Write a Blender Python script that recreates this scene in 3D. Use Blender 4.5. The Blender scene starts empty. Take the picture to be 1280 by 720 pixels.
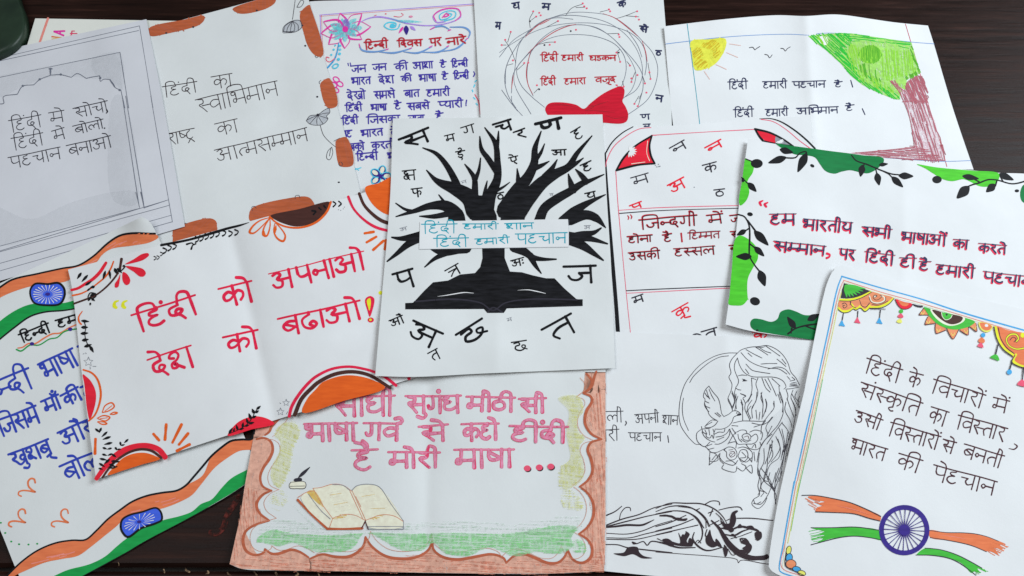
import bpy, math, random
import numpy as np
from mathutils import Vector
from mathutils.geometry import delaunay_2d_cdt
random.seed(7); RNG = np.random.default_rng(7)
SC = bpy.context.scene; COL = SC.collection

# ------------------------------------------------------------------ camera, world, lamps, exposure
FOC, TILT, DIST = 1000.0, math.radians(29.0), 0.75
cam = bpy.data.cameras.new('camera'); cam.sensor_width = 36.0; cam.lens = FOC/1280*36
cam.clip_start = 0.02; cam.clip_end = 60
co = bpy.data.objects.new('camera', cam); COL.objects.link(co)
co.location = (0, -DIST*math.sin(TILT), DIST*math.cos(TILT)); co.rotation_euler = (TILT, 0, 0)
SC.camera = co
SC.view_settings.view_transform = 'Standard'; SC.view_settings.look = 'None'
SC.view_settings.exposure = 0.0; SC.view_settings.gamma = 1.0
W = bpy.data.worlds.new('World'); SC.world = W; W.use_nodes = True
bg = W.node_tree.nodes['Background']; bg.inputs[0].default_value = (0.80, 0.78, 0.74, 1); bg.inputs[1].default_value = 0.19

def area(name, loc, target, sx, sy, energy, col):
    l = bpy.data.lights.new(name, 'AREA'); l.shape = 'RECTANGLE'; l.size = sx; l.size_y = sy
    l.energy = energy; l.color = col
    o = bpy.data.objects.new(name, l); COL.objects.link(o); o.location = loc
    o.rotation_euler = (Vector(target)-Vector(loc)).to_track_quat('-Z', 'Y').to_euler()
    return o
area('window_light', (1.55, .62, 1.35), (0.05, 0, 0), 1.3, 1.1, 45, (0.85, 0.935, 1.0))
area('room_light', (-0.9, -0.2, 2.0), (0, 0, 0), 1.2, 1.2, 15, (0.93, 0.96, 1.0))

# ------------------------------------------------------------------ photo pixel <-> table plane
CT, ST = math.cos(TILT), math.sin(TILT)
def unproj(U, z=0.0):
    U = np.asarray(U, float); a = (U[:, 0]-640)/FOC; b = (360-U[:, 1])/FOC
    # ray = cam + s*(a*right + b*up + fwd), right=(1,0,0) up=(0,CT,ST) fwd=(0,ST,-CT)
    dz = b*ST-CT; dy = b*CT+ST
    s = (z-DIST*CT)/dz
    return np.stack([a*s, -DIST*ST+dy*s], 1)

CROPS = {}
for r, y0 in enumerate((0, 120, 240, 360, 480, 585)):
    for c, x0 in enumerate((0, 180, 380, 600, 820, 1040)):
        CROPS['%d%d' % (r, c)] = (x0, y0, 16/3)
CROPS.update(px=(0, 0, 1), w1=(840, 425, 8), w2=(840, 490, 8), q1=(1040, 330, 8), q2=(1120, 370, 8),
             a1=(60, 290, 8), f1=(390, 0, 8), a2=(100, 530, 8), v1=(40, 20, 16), t1=(470, 138, 4))
def PX(code, s):
    x0, y0, k = CROPS[code]
    p = np.array([[float(v) for v in t.split(',')] for t in s.split()]) if isinstance(s, str) else np.asarray(s, float)
    return p/k+np.array([x0, y0])

# ------------------------------------------------------------------ curves
def catmull(p, closed=False, seg=6):
    p = np.asarray(p, float)
    if len(p) < 3: return resample_line(p)
    if closed: q = np.vstack([p[-1], p, p[0], p[1]])
    else: q = np.vstack([2*p[0]-p[1], p, 2*p[-1]-p[-2]])
    out = []
    for i in range(1, len(q)-2):
        a, b, c, d = q[i-1], q[i], q[i+1], q[i+2]
        def ts(u, v): return max(np.linalg.norm(v-u)**0.5, 1e-4)
        t1 = ts(a, b); t2 = t1+ts(b, c); t3 = t2+ts(c, d)
        t = np.linspace(t1, t2, seg, endpoint=False)[:, None]
        A1 = (t1-t)/t1*a+t/t1*b; A2 = (t2-t)/(t2-t1)*b+(t-t1)/(t2-t1)*c; A3 = (t3-t)/(t3-t2)*c+(t-t2)/(t3-t2)*d
        B1 = (t2-t)/t2*A1+t/t2*A2; B2 = (t3-t)/(t3-t1)*A2+(t-t1)/(t3-t1)*A3
        out.append((t2-t)/(t2-t1)*B1+(t-t1)/(t2-t1)*B2)
    out = np.vstack(out)
    if not closed: out = np.vstack([out, q[-2]])
    return out
def resample_line(p, step=9.0):
    p = np.asarray(p, float); out = [p[0]]
    for a, b in zip(p[:-1], p[1:]):
        n = max(1, int(np.linalg.norm(b-a)/step))
        for k in range(1, n+1): out.append(a+(b-a)*k/n)
    return np.array(out)
def inside(P, poly):
    x, y = P[:, 0], P[:, 1]; r = np.zeros(len(P), bool); j = len(poly)-1
    for i in range(len(poly)):
        xi, yi = poly[i]; xj, yj = poly[j]
        if yi != yj: r ^= ((yi > y) != (yj > y)) & (x < (xj-xi)*(y-yi)/(yj-yi)+xi)
        j = i
    return r
def ribbon(p, w, cap=True):
    """flat pen stroke: p (n,2), w scalar or (n,); returns verts, faces"""
    p = np.asarray(p, float); w = np.broadcast_to(np.asarray(w, float), (len(p),)).copy()
    keep = np.r_[True, np.linalg.norm(np.diff(p, axis=0), axis=1) > 1e-3]; p, w = p[keep], w[keep]
    if len(p) < 2: return None
    d = np.diff(p, axis=0); L = np.linalg.norm(d, axis=1)[:, None]; d = d/L
    if cap:
        e0, e1 = p[0], p[-1]; h0, h1 = w[0]/2, w[-1]/2
        p = np.vstack([e0-d[0]*h0*.9, e0-d[0]*h0*.55, p, e1+d[-1]*h1*.55, e1+d[-1]*h1*.9])
        w = np.r_[w[0]*.45, w[0]*.85, w, w[-1]*.85, w[-1]*.45]
        d = np.vstack([d[0], d[0], d, d[-1], d[-1]])
    t = np.vstack([d[0], d[:-1]+d[1:], d[-1]]); t /= np.maximum(np.linalg.norm(t, axis=1), .35)[:, None]
    n = np.stack([-t[:, 1], t[:, 0]], 1)
    a = p+n*w[:, None]/2; b = p-n*w[:, None]/2
    V = np.empty((2*len(p), 2)); V[0::2] = a; V[1::2] = b
    F = [(2*i, 2*i+1, 2*i+3, 2*i+2) for i in range(len(p)-1)]
    return V, F

# ------------------------------------------------------------------ materials
def lin(c):
    c = np.array(c, float)/255
    return np.where(c <= .04045, c/12.92, ((c+.055)/1.055)**2.4)
def nmat(name, rough=.6, spec=.3):
    m = bpy.data.materials.new(name); m.use_nodes = True; nt = m.node_tree
    b = nt.nodes['Principled BSDF']; b.inputs['Roughness'].default_value = rough
    b.inputs['Specular IOR Level'].default_value = spec
    return m, nt, b
def noise(nt, scale, detail=4, stretch=None, rough=.6, rot=0):
    tc = nt.nodes.new('ShaderNodeTexCoord'); mp = nt.nodes.new('ShaderNodeMapping')
    nt.links.new(tc.outputs['Object'], mp.inputs[0])
    if stretch: mp.inputs['Scale'].default_value = stretch
    mp.inputs['Rotation'].default_value = (0, 0, rot)
    n = nt.nodes.new('ShaderNodeTexNoise'); n.inputs['Scale'].default_value = scale
    n.inputs['Detail'].default_value = detail; n.inputs['Roughness'].default_value = rough
    nt.links.new(mp.outputs[0], n.inputs['Vector']); return n
def ramp(nt, src, stops):
    r = nt.nodes.new('ShaderNodeValToRGB'); e = r.color_ramp.elements
    while len(e) < len(stops): e.new(.5)
    for k, (p, c) in zip(e, stops): k.position = p; k.color = (*c, 1) if len(c) == 3 else c
    nt.links.new(src, r.inputs[0]); return r
MATS = {}
ILL = .66
def ink(name, rgb, kind='pen', cover=.75, rot=0.4, streak=None):
    base = np.clip(lin(rgb)/ILL, .004, .88)
    m, nt, b = nmat(name, .6, .12)
    var = {'pen': .10, 'marker': .16, 'crayon': .22, 'wash': .12}[kind] if streak is None else streak
    st = (1, 1, 1) if kind != 'marker' else (1, 5, 1)
    n = noise(nt, 60 if kind == 'marker' else 240, 5, st, rot=rot)
    r = ramp(nt, n.outputs[0], [(.3, tuple(base*(1-var))), (.7, tuple(np.clip(base*(1+var), 0, .9)))])
    nt.links.new(r.outputs[0], b.inputs['Base Color'])
    if kind in ('crayon', 'wash'):
        b.inputs['Specular IOR Level'].default_value = .15
        n2 = noise(nt, 700 if kind == 'crayon' else 90, 6, rot=rot, rough=.7)
        n3 = noise(nt, 500, 3, (1, .22, 1), rot=rot)
        mx = nt.nodes.new('ShaderNodeMath'); mx.operation = 'ADD'
        nt.links.new(n2.outputs[0], mx.inputs[0]); nt.links.new(n3.outputs[0], mx.inputs[1])
        mr = nt.nodes.new('ShaderNodeMapRange'); nt.links.new(mx.outputs[0], mr.inputs[0])
        mr.inputs[1].default_value = 1.32-cover*.75; mr.inputs[2].default_value = 1.62-cover*.75
        mr.inputs[3].default_value = .12*cover; mr.inputs[4].default_value = min(1, cover+.12)
        if kind == 'wash':
            mr.inputs[1].default_value = .6; mr.inputs[2].default_value = 1.4; mr.inputs[3].default_value = .45*cover; mr.inputs[4].default_value = cover
        nt.links.new(mr.outputs[0], b.inputs['Alpha'])
    MATS[name] = m; return m

def paper_mat(name, rgb):
    m, nt, b = nmat(name, .8, .22)
    c = np.array(rgb)
    n = noise(nt, 9, 4); r = ramp(nt, n.outputs[0], [(.3, tuple(c*.935)), (.7, tuple(np.clip(c*1.02, 0, .93)))])
    nt.links.new(r.outputs[0], b.inputs['Base Color'])
    n2 = noise(nt, 420, 5); n4 = noise(nt, 24, 3)
    ad = nt.nodes.new('ShaderNodeMath'); ad.operation = 'MULTIPLY_ADD'
    nt.links.new(n4.outputs[0], ad.inputs[0]); ad.inputs[1].default_value = 5.0; nt.links.new(n2.outputs[0], ad.inputs[2])
    bp = nt.nodes.new('ShaderNodeBump'); bp.inputs['Strength'].default_value = .16; bp.inputs['Distance'].default_value = .0005
    nt.links.new(ad.outputs[0], bp.inputs['Height']); nt.links.new(bp.outputs[0], b.inputs['Normal'])
    return m

# ------------------------------------------------------------------ table
def mesh_obj(name, V, F, mats, parent=None, midx=None, smooth=False):
    me = bpy.data.meshes.new(name); me.from_pydata([tuple(v) for v in V], [], F)
    for m in (mats if isinstance(mats, (list, tuple)) else [mats]): me.materials.append(m)
    if midx is not None: me.polygons.foreach_set('material_index', midx)
    if smooth: me.polygons.foreach_set('use_smooth', [True]*len(me.polygons))
    me.update(); o = bpy.data.objects.new(name, me); COL.objects.link(o)
    if parent is not None: o.parent = parent
    return o
def wood_mat():
    m, nt, b = nmat('dark stained wood', .3, .075)
    n = noise(nt, 14, 8, (.6, 9, 1), .7)
    r = ramp(nt, n.outputs[0], [(.32, (.0060, .0030, .0025)), (.55, (.021, .0088, .0066)), (.76, (.056, .0230, .0165))])
    sp = noise(nt, 120, 3, (.5, 1, 1)); r2 = ramp(nt, sp.outputs[0], [(.735, (0, 0, 0)), (.79, (1, 1, 1))])
    mx = nt.nodes.new('ShaderNodeMix'); mx.data_type = 'RGBA'
    nt.links.new(r2.outputs[0], mx.inputs[0]); nt.links.new(r.outputs[0], mx.inputs[6]); mx.inputs[7].default_value = (.075, .05, .04, 1)
    nt.links.new(mx.outputs[2], b.inputs['Base Color'])
    rr = ramp(nt, n.outputs[0], [(.3, (.26,)*3), (.8, (.52,)*3)]); nt.links.new(rr.outputs[0], b.inputs['Roughness'])
    bp = nt.nodes.new('ShaderNodeBump'); bp.inputs['Strength'].default_value = .5; bp.inputs['Distance'].default_value = .0008
    nt.links.new(n.outputs[0], bp.inputs['Height']); nt.links.new(bp.outputs[0], b.inputs['Normal'])
    return m
def add_box(V, F, x0, x1, y0, y1, z0, z1, bev=.003):
    # bevelled-top plank
    k = len(V)
    V += [(x0, y0, z0), (x1, y0, z0), (x1, y1, z0), (x0, y1, z0), (x0, y0, z1-bev), (x1, y0, z1-bev), (x1, y1, z1-bev), (x0, y1, z1-bev),
          (x0+bev, y0+bev, z1), (x1-bev, y0+bev, z1), (x1-bev, y1-bev, z1), (x0+bev, y1-bev, z1)]
    F += [(k+3, k+2, k+1, k)]+[(k+i, k+(i+1) % 4, k+4+(i+1) % 4, k+4+i) for i in range(4)]
    F += [(k+4+i, k+4+(i+1) % 4, k+8+(i+1) % 4, k+8+i) for i in range(4)]+[(k+8, k+9, k+10, k+11)]
WOOD = wood_mat()
V, F = [], []
yf = unproj([[640, 711]])[0, 1]                      # front rail joint near the bottom of the photo
add_box(V, F, -1.1, 1.1, yf+.0015, 1.0, -.03, 0)
add_box(V, F, -1.1, 1.1, yf-.09, yf-.0015, -.03, 0)
tb = mesh_obj('tabletop', V, F, WOOD); tb['kind'] = 'structure'
tb['label'] = 'dark stained wooden tabletop under the sheets'

# ------------------------------------------------------------------ draping height field
GX0, GX1, GY0, GY1, GS = -.62, .62, -.36, .5, .0025
gx = np.arange(GX0, GX1, GS); gy = np.arange(GY0, GY1, GS)
GXX, GYY = np.meshgrid(gx, gy); GP = np.stack([GXX.ravel(), GYY.ravel()], 1)
HB = np.zeros(GXX.shape)
def gauss(A, s):
    n = int(s*3); k = np.exp(-.5*(np.arange(-n, n+1)/s)**2); k /= k.sum()
    B = np.pad(A, ((n, n), (n, n)), 'edge')
    B = sum(k[i]*B[i:i+A.shape[0], :] for i in range(2*n+1))
    return sum(k[i]*B[:, i:i+A.shape[1]] for i in range(2*n+1))
def dilate(A, r):
    B = A.copy()
    for ax in (0, 1):
        C = B.copy()
        for k in range(1, r+1): C = np.maximum(C, np.maximum(np.roll(B, k, ax), np.roll(B, -k, ax)))
        B = C
    return B
def bilin(A, P):
    fx = np.clip((P[:, 0]-GX0)/GS, 0, A.shape[1]-1.001); fy = np.clip((P[:, 1]-GY0)/GS, 0, A.shape[0]-1.001)
    i, j = fx.astype(int), fy.astype(int); u, v = fx-i, fy-j
    return A[j, i]*(1-u)*(1-v)+A[j, i+1]*u*(1-v)+A[j+1, i]*(1-u)*v+A[j+1, i+1]*u*v
GAP = .0009

# ------------------------------------------------------------------ Devanagari pen strokes (x right, y down, headline 0, foot 1)
G = {
'क': (.95, .5, '.5,.42 .3,.28 .1,.45 .14,.68 .32,.68 .5,.5;.5,.46 .68,.3 .86,.42 .86,.62 .74,.8'),
'ख': (1.05, .95, '.12,.03 .36,.1 .34,.34 .12,.42 .3,.66 .5,.92 .75,.85 .95,.68;.95,.4 .72,.35 .6,.52 .72,.68 .95,.52'),
'ग': (.72, .62, '.28,.02 .3,.45 .26,.7 .12,.72 .07,.58'),
'घ': (.85, .75, '.15,.12 .36,.12 .22,.33 .4,.38 .15,.45 .18,.75 .45,.8 .75,.66'),
'च': (.82, .72, '=.06,.32 .4,.32;.4,.32 .3,.52 .42,.74 .72,.58'),
'छ': (.9, None, '.1,.16 .42,.12 .45,.34 .2,.42 .14,.66 .42,.86 .72,.74 .82,.46 .62,.4 .6,.58 .9,.8'),
'ज': (.9, .78, '=.78,.42 .42,.42;.42,.42 .5,.62 .36,.82 .16,.78 .08,.58'),
'झ': (1., .88, '.45,.02 .2,.12 .28,.28 .48,.3 .22,.42 .14,.6 .34,.74 .42,.95;=.45,.46 .88,.46'),
'ट': (.65, None, '=.38,0 .38,.12;.38,.12 .14,.3 .12,.7 .36,.88 .6,.76'),
'ठ': (.7, None, '=.36,0 .36,.25;.36,.25 .1,.42 .12,.78 .38,.9 .6,.72 .56,.4 .36,.25'),
'ड': (.65, None, '=.4,0 .4,.14;.4,.14 .15,.2 .18,.42 .46,.46 .54,.68 .38,.9 .12,.8'),
'ढ': (.72, None, '=.4,0 .4,.12;.4,.12 .1,.35 .13,.75 .4,.92 .62,.72 .5,.54 .35,.68 .46,.8'),
'ण': (.92, .8, '=.16,0 .16,.42;.16,.42 .22,.6 .42,.6 .5,.42;=.5,.42 .5,0'),
'त': (.75, .64, '.64,.36 .32,.38 .14,.6 .24,.92'),
'थ': (.82, .7, '.2,.08 .08,.22 .22,.34 .36,.2 .22,.08;.3,.32 .12,.55 .36,.78 .7,.58'),
'द': (.65, None, '=.4,0 .4,.22;.4,.22 .1,.34 .1,.64 .34,.72 .5,.54 .35,.44 .27,.6 .42,.82 .52,1.02'),
'ध': (.82, .7, '.26,.1 .08,.2 .2,.36 .38,.36 .12,.5 .14,.76 .4,.82 .7,.62'),
'न': (.76, .66, '=.66,.5 .28,.5;.28,.5 .15,.4 .06,.54 .17,.68 .28,.52'),
'प': (.76, .64, '=.14,0 .14,.38;.14,.38 .22,.56 .42,.58 .64,.48'),
'फ': (1., .54, '=.1,0 .1,.38;.1,.38 .2,.55 .36,.55 .54,.46;.54,.46 .74,.32 .9,.48 .82,.74'),
'ब': (.76, .64, '.64,.32 .3,.28 .1,.5 .24,.76 .64,.6;=.18,.38 .62,.66'),
'भ': (.86, .74, '.2,.08 .04,.1 .04,.26 .2,.28 .26,.12;=.26,.1 .26,.6;.26,.58 .12,.54 .06,.72 .2,.78 .27,.6;=.26,.6 .74,.58'),
'म': (.82, .7, '=.22,0 .22,.6;.22,.58 .08,.54 .04,.74 .18,.78 .24,.6;=.22,.6 .7,.58'),
'य': (.78, .68, '.14,.05 .34,.16 .14,.42 .22,.7 .44,.76 .68,.58'),
'र': (.58, None, '.14,.03 .42,.1 .4,.32 .14,.42 .32,.72 .52,1.0'),
'ल': (.92, .82, '.82,.46 .62,.34 .46,.52 .46,.74;.46,.54 .3,.34 .08,.5 .12,.76 .25,.86'),
'व': (.76, .64, '.64,.32 .3,.28 .1,.5 .24,.76 .64,.6'),
'श': (.92, .8, '.24,.34 .08,.26 .16,.1 .36,.06 .44,.24 .34,.44 .12,.58 .12,.78 .28,.8 .3,.64 .2,.6 .36,.76 .52,.92'),
'ष': (.76, .64, '=.14,0 .14,.38;.14,.38 .22,.56 .42,.58 .64,.48;=.16,.14 .62,.5'),
'स': (.92, .78, '.1,.03 .36,.1 .34,.34 .1,.42 .28,.68 .46,.96;=.28,.5 .78,.5'),
'ह': (.72, None, '.45,0 .44,.1 .32,.14 .18,.19 .16,.29 .26,.37 .42,.4 .25,.44 .1,.56 .07,.73 .18,.88 .38,.93 .54,.82'),
'अ': (1.08, .86, '.1,.14 .32,.04 .44,.2 .26,.4 .46,.54 .4,.84 .14,.84 .03,.66;=.34,.46 .86,.46'),
'उ': (.7, None, '.1,.14 .38,.1 .44,.3 .2,.44 .5,.5 .52,.8 .26,.94 .05,.74'),
'ऊ': (1., None, '.1,.14 .38,.1 .44,.3 .2,.44 .5,.5 .52,.8 .26,.94 .05,.74;.48,.56 .76,.4 .9,.6 .78,.78'),
'इ': (.7, None, '=.4,0 .4,.12;.4,.12 .14,.2 .2,.4 .46,.42 .5,.62 .24,.72 .12,.62;.24,.72 .46,.86 .4,1.02'),
'ई': (.7, None, '=.4,0 .4,.12;.4,.12 .14,.2 .2,.4 .46,.42 .5,.62 .24,.72 .12,.62;.24,.72 .46,.86 .4,1.02;.3,-.02 .5,-.16 .4,-.36 .24,-.3'),
'ए': (.76, None, '=.14,0 .14,.4;.14,.4 .26,.56 .6,.46;=.6,0 .6,.46;.6,.46 .4,.66 .6,.95'),
'ृ': None,
}
SPECIAL = {'क्ष': (.95, .84, '.28,.1 .1,.16 .16,.36 .36,.3 .3,.44 .06,.62 .14,.86 .4,.84 .42,.66 .26,.62 .5,.98;=.36,.5 .84,.5'),
           'त्र': (.8, .66, '=.1,.34 .66,.34;.66,.34 .4,.5 .12,.86'),
           'ष्ट्र': (1.4, None, '=.14,0 .14,.38;.14,.38 .22,.56 .42,.56 .6,.46;=.16,.14 .6,.46;=1.0,0 1.0,.1;1.0,.1 .74,.3 .74,.66 .98,.8 1.2,.7;=.96,.8 .72,1.12;=.96,.8 1.24,1.1')}
VOW = set('अउऊइईए')
def clusters(word):
    for a, b in (('आ', 'अा'), ('ओ', 'अो'), ('औ', 'अौ'), ('ऐ', 'एे')): word = word.replace(a, b)
    out, i, reph = [], 0, False
    halves = []
    while i < len(word):
        ch = word[i]
        for sp in ('ष्ट्र', 'क्ष', 'त्र'):
            if word.startswith(sp, i):
                out.append([halves, sp, [], reph]); halves = []; reph = False; i += len(sp); break
        else:
            if ch in G and G[ch]:
                if i+1 < len(word) and word[i+1] == '्':
                    if ch == 'र': reph = True
                    else: halves.append(ch)
                    i += 2; continue
                out.append([halves, ch, [], reph]); halves = []; reph = False
            elif out and ch in 'ािीुूृेैोौंँः': out[-1][2].append(ch)
            elif ch in '।!,':
                out.append([[], ch, [], False])
            i += 1
    return out
def layout(word):
    """strokes (smooth flag, points) in letter units, total width"""
    S, x = [], 0.0
    def put(s, x0):
        for q in s.split(';'):
            st = q.startswith('='); p = np.array([[float(v) for v in t.split(',')] for t in q.lstrip('=').split()])
            S.append([not st, p+np.array([x0, 0])])
    for halves, base, mods, reph in clusters(word):
        w, bar, s = SPECIAL.get(base) or G[base]
        hw = sum((G[h][1] or G[h][0])*.82 for h in halves)
        if 'ि' in mods:
            stem = x+.32+hw+(bar if bar else .42)
            S.append([False, np.array([[x+.16, 0], [x+.16, 1]])])
            m = (x+.16+stem)/2; hgt = -.36-.05*min(2, stem-x)
            S.append([True, np.array([[x+.16, 0], [x+.2, hgt*.75], [m, hgt], [stem-.06, hgt*.7], [stem, 0]])]); x += .32
        for h in halves:
            hb = G[h][1] or G[h][0]; put(G[h][2], x); x += hb*.82
        put(s, x); x0 = x
        if bar is not None: S.append([False, np.array([[x+bar, 0], [x+bar, 1]])])
        stem = x+(bar if bar is not None else .42); x += w
        for mo in mods:
            if mo == 'ा' or mo in 'ोौ': S.append([False, np.array([[x+.16, 0], [x+.16, 1]])]); stem = x+.16; x += .3
            if mo in 'ी':
                S.append([False, np.array([[x+.18, 0], [x+.18, 1]])])
                S.append([True, np.array([[x+.18, 0], [x+.14, -.3], [x-.08, -.42], [stem+.04, -.28], [stem, 0]])]); stem = x+.18; x += .32
            if mo in 'ेैोौ': S.append([True, np.array([[stem, 0], [stem-.1, -.24], [stem-.36, -.36]])])
            if mo in 'ैौ': S.append([True, np.array([[stem, 0], [stem+.02, -.24], [stem-.12, -.42]])])
            if mo == 'ु': put('0,1 .1,1.14 -.06,1.32 -.3,1.22', stem)
            if mo == 'ू': put('-.34,1.1 -.08,1.0 -.14,1.2 .18,1.4', stem+.05)
            if mo == 'ृ': put('.02,1 -.16,1.14 0,1.3 .12,1.26', stem)
            if mo == 'ं': S.append(['dot', np.array([[stem+(.22 if 'ि' in mods else .24 if 'ी' in mods else .12 if ('े' in mods or 'ो' in mods) else -.06), -.2 if 'ि' in mods else -.28]])])
            if mo == 'ँ':
                put('-.3,-.3 -.2,-.14 0,-.14 .1,-.3', stem); S.append(['dot', np.array([[stem-.1, -.4]])])
            if mo == 'ः':
                S.append(['dot', np.array([[x+.1, .3]])]); S.append(['dot', np.array([[x+.1, .75]])]); x += .25
        if reph: put('0,0 .22,-.14 .14,-.34 -.08,-.3', stem)
    return S, x

# ------------------------------------------------------------------ a hand-drawn sheet of paper
class Sheet:
    def __init__(s, label, edges, tint, sd=0.0, lifts=(), crease=(), group='hand-drawn slogan posters on the table'):
        s.label, s.group, s.parts, s.n, s.force = label, group, {}, 0, {}
        top, right, bottom, left = [np.array([[float(v) for v in t.split(',')] for t in e.split()]) for e in edges]
        s.outline = np.vstack([top, right[1:], bottom[::-1][1:], left[::-1][1:-1]])
        s.tint = tint
        global HB
        wo = unproj(s.outline); mask = inside(GP, wo).reshape(HB.shape)
        B = np.where(mask, HB, 0); mf = mask.astype(float)
        near = gauss(mf, 3.0) > 1e-3
        def ng(A, sg): return np.where(near, gauss(A*mf, sg)/np.maximum(gauss(mf, sg), 1e-6), 0)   # blur that ignores what lies outside the sheet
        h = np.where(mask, dilate(B, 4), 0); h = ng(h, 4.0); h = np.maximum(h, B)
        h = np.maximum(ng(h, 1.6)+.0002, B)+GAP
        h = np.where(mask, h, ng(h, 3.0))
        for (x, y, hh, r) in lifts:
            c = unproj([[x, y]])[0]; d2 = (GXX-c[0])**2+(GYY-c[1])**2
            h = h+hh*np.exp(-d2/(2*r*r))
        for (xa, ya, xb, yb, hh, w) in crease:
            a, b = unproj([[xa, ya], [xb, yb]]); t = (b-a)/np.linalg.norm(b-a)
            dist = np.abs(-(GXX-a[0])*t[1]+(GYY-a[1])*t[0])
            h = h+hh*np.exp(-dist/w) if hh > 0 else h-hh*(np.exp(-dist/.06)-np.exp(-dist/w))
        # slow waviness of real paper
        ph = RNG.uniform(0, 6.28, 4)
        wv = np.sin(GXX*38+GYY*17+ph[0])+np.sin(GXX*-21+GYY*44+ph[1])+.6*np.sin(GXX*71+GYY*52+ph[2])
        h = h+.00032*(wv+2.2)
        s.H = np.where(near, h, 0); s.H = np.where(mask, ng(s.H, .8), ng(s.H, 1.5)); HB = np.where(mask, np.maximum(HB, s.H), HB)
        # paper mesh: Coons patch between the four edges
        N = 120
        def arc(p, n):
            L = np.r_[0, np.cumsum(np.linalg.norm(np.diff(p, axis=0), axis=1))]; t = np.linspace(0, L[-1], n)
            return np.stack([np.interp(t, L, p[:, 0]), np.interp(t, L, p[:, 1])], 1)
        T, R, Bo, Le = [arc(catmull(e) if len(e) > 2 else e, N) for e in (top, right, bottom, left)]
        u = np.linspace(0, 1, N)[None, :, None]; v = np.linspace(0, 1, N)[:, None, None]
        C = (1-v)*T[None]+v*Bo[None]+(1-u)*Le[:, None]+u*R[:, None]-((1-u)*(1-v)*T[0]+u*(1-v)*T[-1]+(1-u)*v*Bo[0]+u*v*Bo[-1])
        P3 = s.conform(C.reshape(-1, 2), 0)
        s.c = P3.mean(0)
        s.root = bpy.data.objects.new('paper_poster', None); COL.objects.link(s.root); s.root.location = s.c
        s.root.empty_display_size = .02
        s.root['label'] = label; s.root['category'] = 'poster'; s.root['group'] = group
        T3 = P3-s.c; B3 = T3-np.array([0, 0, .00022]); M = N*N
        F = [(i*N+j, (i+1)*N+j, (i+1)*N+j+1, i*N+j+1) for i in range(N-1) for j in range(N-1)]
        F += [tuple(M+k for k in reversed(f)) for f in F]
        rim = [j for j in range(N)]+[i*N+N-1 for i in range(1, N)]+[(N-1)*N+j for j in range(N-2, -1, -1)]+[i*N for i in range(N-2, 0, -1)]
        n = len(rim); RV = np.vstack([T3[rim], B3[rim]]); k = 2*M
        F += [(k+i, k+(i+1) % n, k+n+(i+1) % n, k+n+i) for i in range(n)]
        mesh_obj('paper_sheet', np.vstack([T3, B3, RV]), F, paper_mat('paper %d' % len(bpy.data.materials), tint), s.root, smooth=True)
    def conform(s, px, dz):
        xy = unproj(px, 0.0)
        for _ in range(3):
            z = bilin(s.H, xy)+dz; xy = unproj(px, z)
        return np.column_stack([xy, bilin(s.H, xy)+dz])
    def dz(s): s.n += 1; return float(s.n)          # one number per drawing step; finish() turns it into a height
    def add(s, part, mat, V, F, dz):
        p = s.parts.setdefault(part, dict(V=[], F=[], M=[], Z=[], mats=[], n=0))
        if mat not in p['mats']: p['mats'].append(mat)
        k = p['n']; p['V'].append(V); p['Z'].append(np.full(len(V), dz)); p['n'] += len(V)
        p['F'] += [tuple(i+k for i in f) for f in F]; p['M'] += [p['mats'].index(mat)]*len(F)
    # --- pen strokes
    def st(s, part, mat, w, code, *strs, closed=False, straight=False, taper=None, wob=.12, dz=None):
        sc = CROPS[code][2]; z0 = dz if dz is not None else s.dz()
        if part.startswith('text_line'): s.wn = getattr(s, 'wn', 0)+1; part = part+'/punctuation_mark#%d' % s.wn
        for k, q in enumerate(strs):
            p = PX(code, q)
            if closed: p = np.vstack([p, p[0]]) if straight else p
            p = resample_line(p, 7) if straight else catmull(p, closed, 5)
            if closed and not straight: p = np.vstack([p, p[0]])
            if len(p) < 4: p = resample_line(p, 3)
            ww = np.full(len(p), w/sc)
            if taper:
                t = np.linspace(0, 1, len(p)); ww = ww*np.interp(t, np.linspace(0, 1, len(taper)), taper)
            elif wob: ww = ww*(1+wob*np.sin(np.linspace(0, random.uniform(3, 9), len(p))+random.uniform(0, 6)))
            r = ribbon(p, ww*getattr(s, 'wmul', 1))
            if r: s.add(part, mat, r[0], r[1], z0+(k % 5)*.001)
    def fl(s, part, mat, code, q, straight=False, outline=None):
        p = PX(code, q)
        p = resample_line(np.vstack([p, p[0]]), 5)[:-1] if straight else catmull(p, True, 6)
        lo, hi = p.min(0), p.max(0)
        g = np.stack(np.meshgrid(np.arange(lo[0]+2, hi[0], 4.5), np.arange(lo[1]+2, hi[1], 4.5)), -1).reshape(-1, 2)
        if len(g): g = g[inside(g, p)]
        V = [Vector(v) for v in p]+[Vector(v) for v in g]
        n = len(p)
        r = delaunay_2d_cdt(V, [], [list(range(n))], 1, 1e-4)
        VV = np.array([tuple(v) for v in r[0]]); F = []
        for f in r[2]:
            a = VV[f[0]]; b = VV[f[1]]; c = VV[f[2]]
            cr = (b[0]-a[0])*(c[1]-a[1])-(b[1]-a[1])*(c[0]-a[0])
            F.append(tuple(f) if cr < 0 else tuple(reversed(f)))
        s.add(part, mat, VV, F, s.dz())
        if outline: s.st(part, outline[0], outline[1], code, q, closed=True, straight=straight)
        return p
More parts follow.
